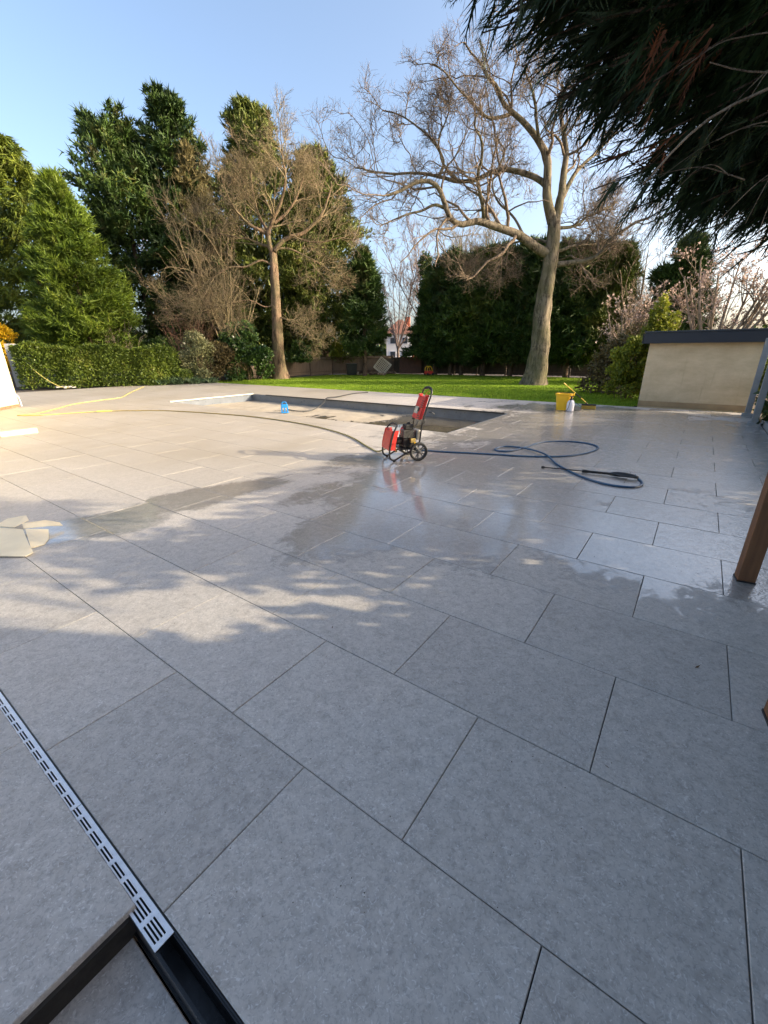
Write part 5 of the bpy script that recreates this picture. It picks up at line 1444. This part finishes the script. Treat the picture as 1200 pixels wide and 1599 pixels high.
MB().tube([(-0.055, 0, 0.372), (0.055, 0, 0.372)], 0.013, 8).build('pump_handle', m_rubber, spx, True)
for z in (0.07, 0.115, 0.16): MB().box((0.052, -0.079, z), (0.035, 0.004, 0.007), rz=R(33)).build('level_mark', m_black, spx)
MB().tube(catmull([(0.03, 0, 0.30), (0.10, 0.0, 0.25), (0.11, -0.02, 0.08), (0.15, -0.03, 0.015), (0.28, -0.04, 0.012), (0.35, -0.02, 0.05), (0.31, 0.02, 0.13), (0.22, 0.06, 0.20)], 6), 0.007, 6).build('spray_hose', m_cable, spx, True)
MB().tube([(0.33, 0.0, 0.10), (0.15, 0.10, 0.23)], 0.006, 6).build('spray_lance', simple('teal_lance', (0.05, 0.30, 0.24), (0.04, 0.22, 0.18), 8, 0.4), spx, True)
MB().tube(catmull([(-0.03, -0.03, 0.30), (-0.085, -0.06, 0.22), (-0.12, -0.07, 0.10), (-0.17, -0.06, 0.02), (-0.19, -0.02, 0.012)], 5), 0.008, 6).build('shoulder_strap', m_cable, spx, True)
br = empty('broom', (5.52, 11.68, 0)); tag(br, 'yellow broom propped across the bucket with its head on the paving', 'broom')
hp0 = Vector((0, 0, 0.15)); ht = Vector((4.78 - 5.52, 11.60 - 11.68, 0.69)); dv = (ht - hp0)
def bp_(t): return tuple(hp0 + dv * t)
MB().tube([bp_(0.0), bp_(0.30)], 0.012, 8).build('handle', m_stick, br, True)
MB().tube([bp_(0.28), bp_(0.50)], 0.015, 8).build('handle_grip', m_rubber, br, True)
MB().tube([bp_(0.49), bp_(1.0)], 0.013, 8).build('handle_extension', m_stick, br, True)
hdR = R(-22)
MB().box((0.05, 0, 0.115), (0.36, 0.075, 0.04), rz=hdR, bevel=0.006).build('broom_head', m_cable, br)
q = MB()
for i in range(16):
    for j in range(3):
        a = -0.165 + 0.022 * i; b = -0.024 + 0.024 * j
        x = 0.05 + a * math.cos(hdR) - b * math.sin(hdR); y = a * math.sin(hdR) + b * math.cos(hdR)
        q.tube([(x, y, 0.10), (x + random.uniform(-.006, .006), y + random.uniform(-.006, .006), 0.003)], [0.010, 0.014], 5)
tag(q.build('bristles', m_bristle, br), kind='stuff')
MB().tube([(0, 0, 0.13), bp_(0.06)], 0.02, 8).build('socket', m_cable, br, True)

# ------------------------------------------------------------------ pump and cable in the pool
bpx, bpy_ = -3.02, 13.15
pp = empty('submersible_pump', (bpx, bpy_, -DEP + 0.012), 0.3); tag(pp, 'bright blue submersible pump standing on the dirty pool cover', 'pump')
MB().box((0, 0, 0.20), (0.20, 0.18, 0.10), bevel=0.02).build('motor_housing', m_bluep, pp)
for xx in (-0.085, 0, 0.085):
    MB().box((xx, -0.08, 0.08), (0.03, 0.02, 0.16)).build('intake_leg', m_bluep, pp)
    MB().box((xx, 0.08, 0.08), (0.03, 0.02, 0.16)).build('intake_leg', m_bluep, pp)
MB().box((0, 0, 0.012), (0.23, 0.20, 0.024), bevel=0.006).build('base', m_bluep, pp)
MB().tube(catmull([(-0.07, 0, 0.25), (-0.05, 0, 0.31), (0.05, 0, 0.31), (0.07, 0, 0.25)], 4), 0.012, 8).build('carry_handle', m_bluep, pp, True)
o = MB().tube(catmull([(bpx + 0.1, bpy_ + 0.02, -DEP + 0.1), (-2.6, 13.3, -DEP + 0.035), (-2.25, 13.6, -DEP + 0.035), (-2.0, 14.2, -0.1), (-1.9, 14.62, 0.045), (-1.6, 15.2, 0.03), (-1.1, 16.6, 0.016), (-0.6, 17.0, 0.016)], 6), 0.018, 8).build('pump_hose', m_cable, None, True)
tag(o, 'dark discharge hose leading from the blue pump over the pool edge', 'hose')

# ------------------------------------------------------------------ loose things on the paving at left
for i, (a, b, lb) in enumerate((((-7.78, 7.55), (-7.36, 8.02), 'cream kerb stone cut off by the left edge'), ((-7.34, 8.04), (-6.98, 8.52), 'cream kerb stone lying next to the one at the left edge'))):
    L = math.hypot(b[0] - a[0], b[1] - a[1])
    o = MB().box((0, 0, 0.05), (L - 0.012, 0.13, 0.095), bevel=0.006).build('kerb_stone', m_kerb)
    o.location = ((a[0] + b[0]) / 2, (a[1] + b[1]) / 2, 0); o.rotation_euler = (0, 0, math.atan2(b[1] - a[1], b[0] - a[0]))
    tag(o, lb, 'stone', 'kerb stones')
cb = empty('flattened_carton', (-2.90, 3.02, 0)); cb.scale = (0.78, 0.78, 0.9); tag(cb, 'flattened sunlit cardboard carton with torn flaps on the damp paving', 'cardboard')
def sheet(name, pts, th=0.005):
    b = bmesh.new()
    vt = [b.verts.new(p) for p in pts]
    f_ = b.faces.new(vt)
    r = bmesh.ops.extrude_face_region(b, geom=[f_])
    for v in r['geom']:
        if isinstance(v, bmesh.types.BMVert): v.co.z += th
    bmesh.ops.recalc_face_normals(b, faces=b.faces)
    me = bpy.data.meshes.new(name); b.to_mesh(me); b.free()
    return link(name, me, m_card, cb)
sheet('main_panel', [(-0.60, -0.12, 0.03), (-0.20, -0.115, 0.018), (0.155, -0.115, 0.010), (0.185, -0.05, 0.022), (0.03, 0.10, 0.035), (-0.30, 0.44, 0.060), (-0.75, 0.50, 0.07), (-0.90, 0.15, 0.04)])
sheet('side_flap', [(0.05, 0.085, 0.006), (0.115, 0.18, 0.004), (0.06, 0.32, 0.006), (-0.11, 0.55, 0.02), (-0.285, 0.455, 0.058)])
sheet('torn_flap', [(-0.30, 0.455, 0.066), (-0.12, 0.565, 0.05), (0.0, 0.63, 0.03), (-0.03, 0.64, 0.06), (-0.16, 0.60, 0.10), (-0.34, 0.50, 0.10)])
sheet('torn_flap', [(-0.66, 0.50, 0.075), (-0.42, 0.47, 0.07), (-0.40, 0.66, 0.08), (-0.50, 0.76, 0.10), (-0.66, 0.68, 0.09)])
MB().box((-0.30, -0.04, 0.055), (0.07, 0.04, 0.03), 0.3, bevel=0.006).build('corner_scrap', m_dead, cb)
# dead leaves
def dead_leaf(x, y, s, rz, lb):
    o = link('dead_leaf', mesh_np('dead_leaf', np.array([(-1, 0, 0), (-0.2, 0.28, 0.12), (0.8, 0.05, 0.3), (1.3, 0, 0.5), (-0.1, -0.3, 0.05)]) * s, np.array([(0, 2, 1), (0, 4, 2), (2, 4, 3)])), m_leafd)
    o.location = (x, y, 0.003); o.rotation_euler = (0.05, 0, rz); tag(o, lb, 'leaf', 'dead leaves')
m_leafd = simple('dead_leaf_brown', (0.16, 0.085, 0.04), (0.07, 0.04, 0.02), 30, 0.8)
dead_leaf(1.555, 1.68, 0.018, 0.4, 'small brown dead leaf on a joint at right foreground')
dead_leaf(-0.30, 2.02, 0.010, 1.4, 'tiny dark leaf scrap on the slab left of centre')
dead_leaf(0.84, 1.145, 0.009, 2.4, 'tiny dark leaf scrap on a slab in the right foreground')

# grit and specks swept about the paving
rg = np.random.default_rng(123)
n = 420
gy = 0.7 + 6.5 * rg.random(n) ** 1.4; gx = rg.uniform(-0.9, 0.9, n) * gy
lowz = (gx * 0.5836 + gy * 0.8121) > 0.24
gx, gy = gx[lowz], gy[lowz]; n = len(gx)
s = rg.uniform(0.0012, 0.0032, n)
base = np.array([(1, 0, 0), (-0.5, 0.87, 0), (-0.5, -0.87, 0), (0.1, 0, 0.8)])
th = rg.uniform(0, 6.28, n)
V = base[None] * s[:, None, None]
V = np.stack([V[..., 0] * np.cos(th)[:, None] - V[..., 1] * np.sin(th)[:, None], V[..., 0] * np.sin(th)[:, None] + V[..., 1] * np.cos(th)[:, None], V[..., 2]], -1) + np.stack([gx, gy, np.full(n, 0.0006)], 1)[:, None]
F = (np.array([(0, 1, 3), (1, 2, 3), (2, 0, 3)])[None] + 4 * np.arange(n)[:, None, None]).reshape(-1, 3)
o = link('grit', mesh_np('grit', V.reshape(-1, 3), F), simple('grit_stone', (0.20, 0.17, 0.13), (0.05, 0.045, 0.04), 30, 0.9))
tag(o, 'dark grit specks scattered over the paving', 'grit', kind='stuff')
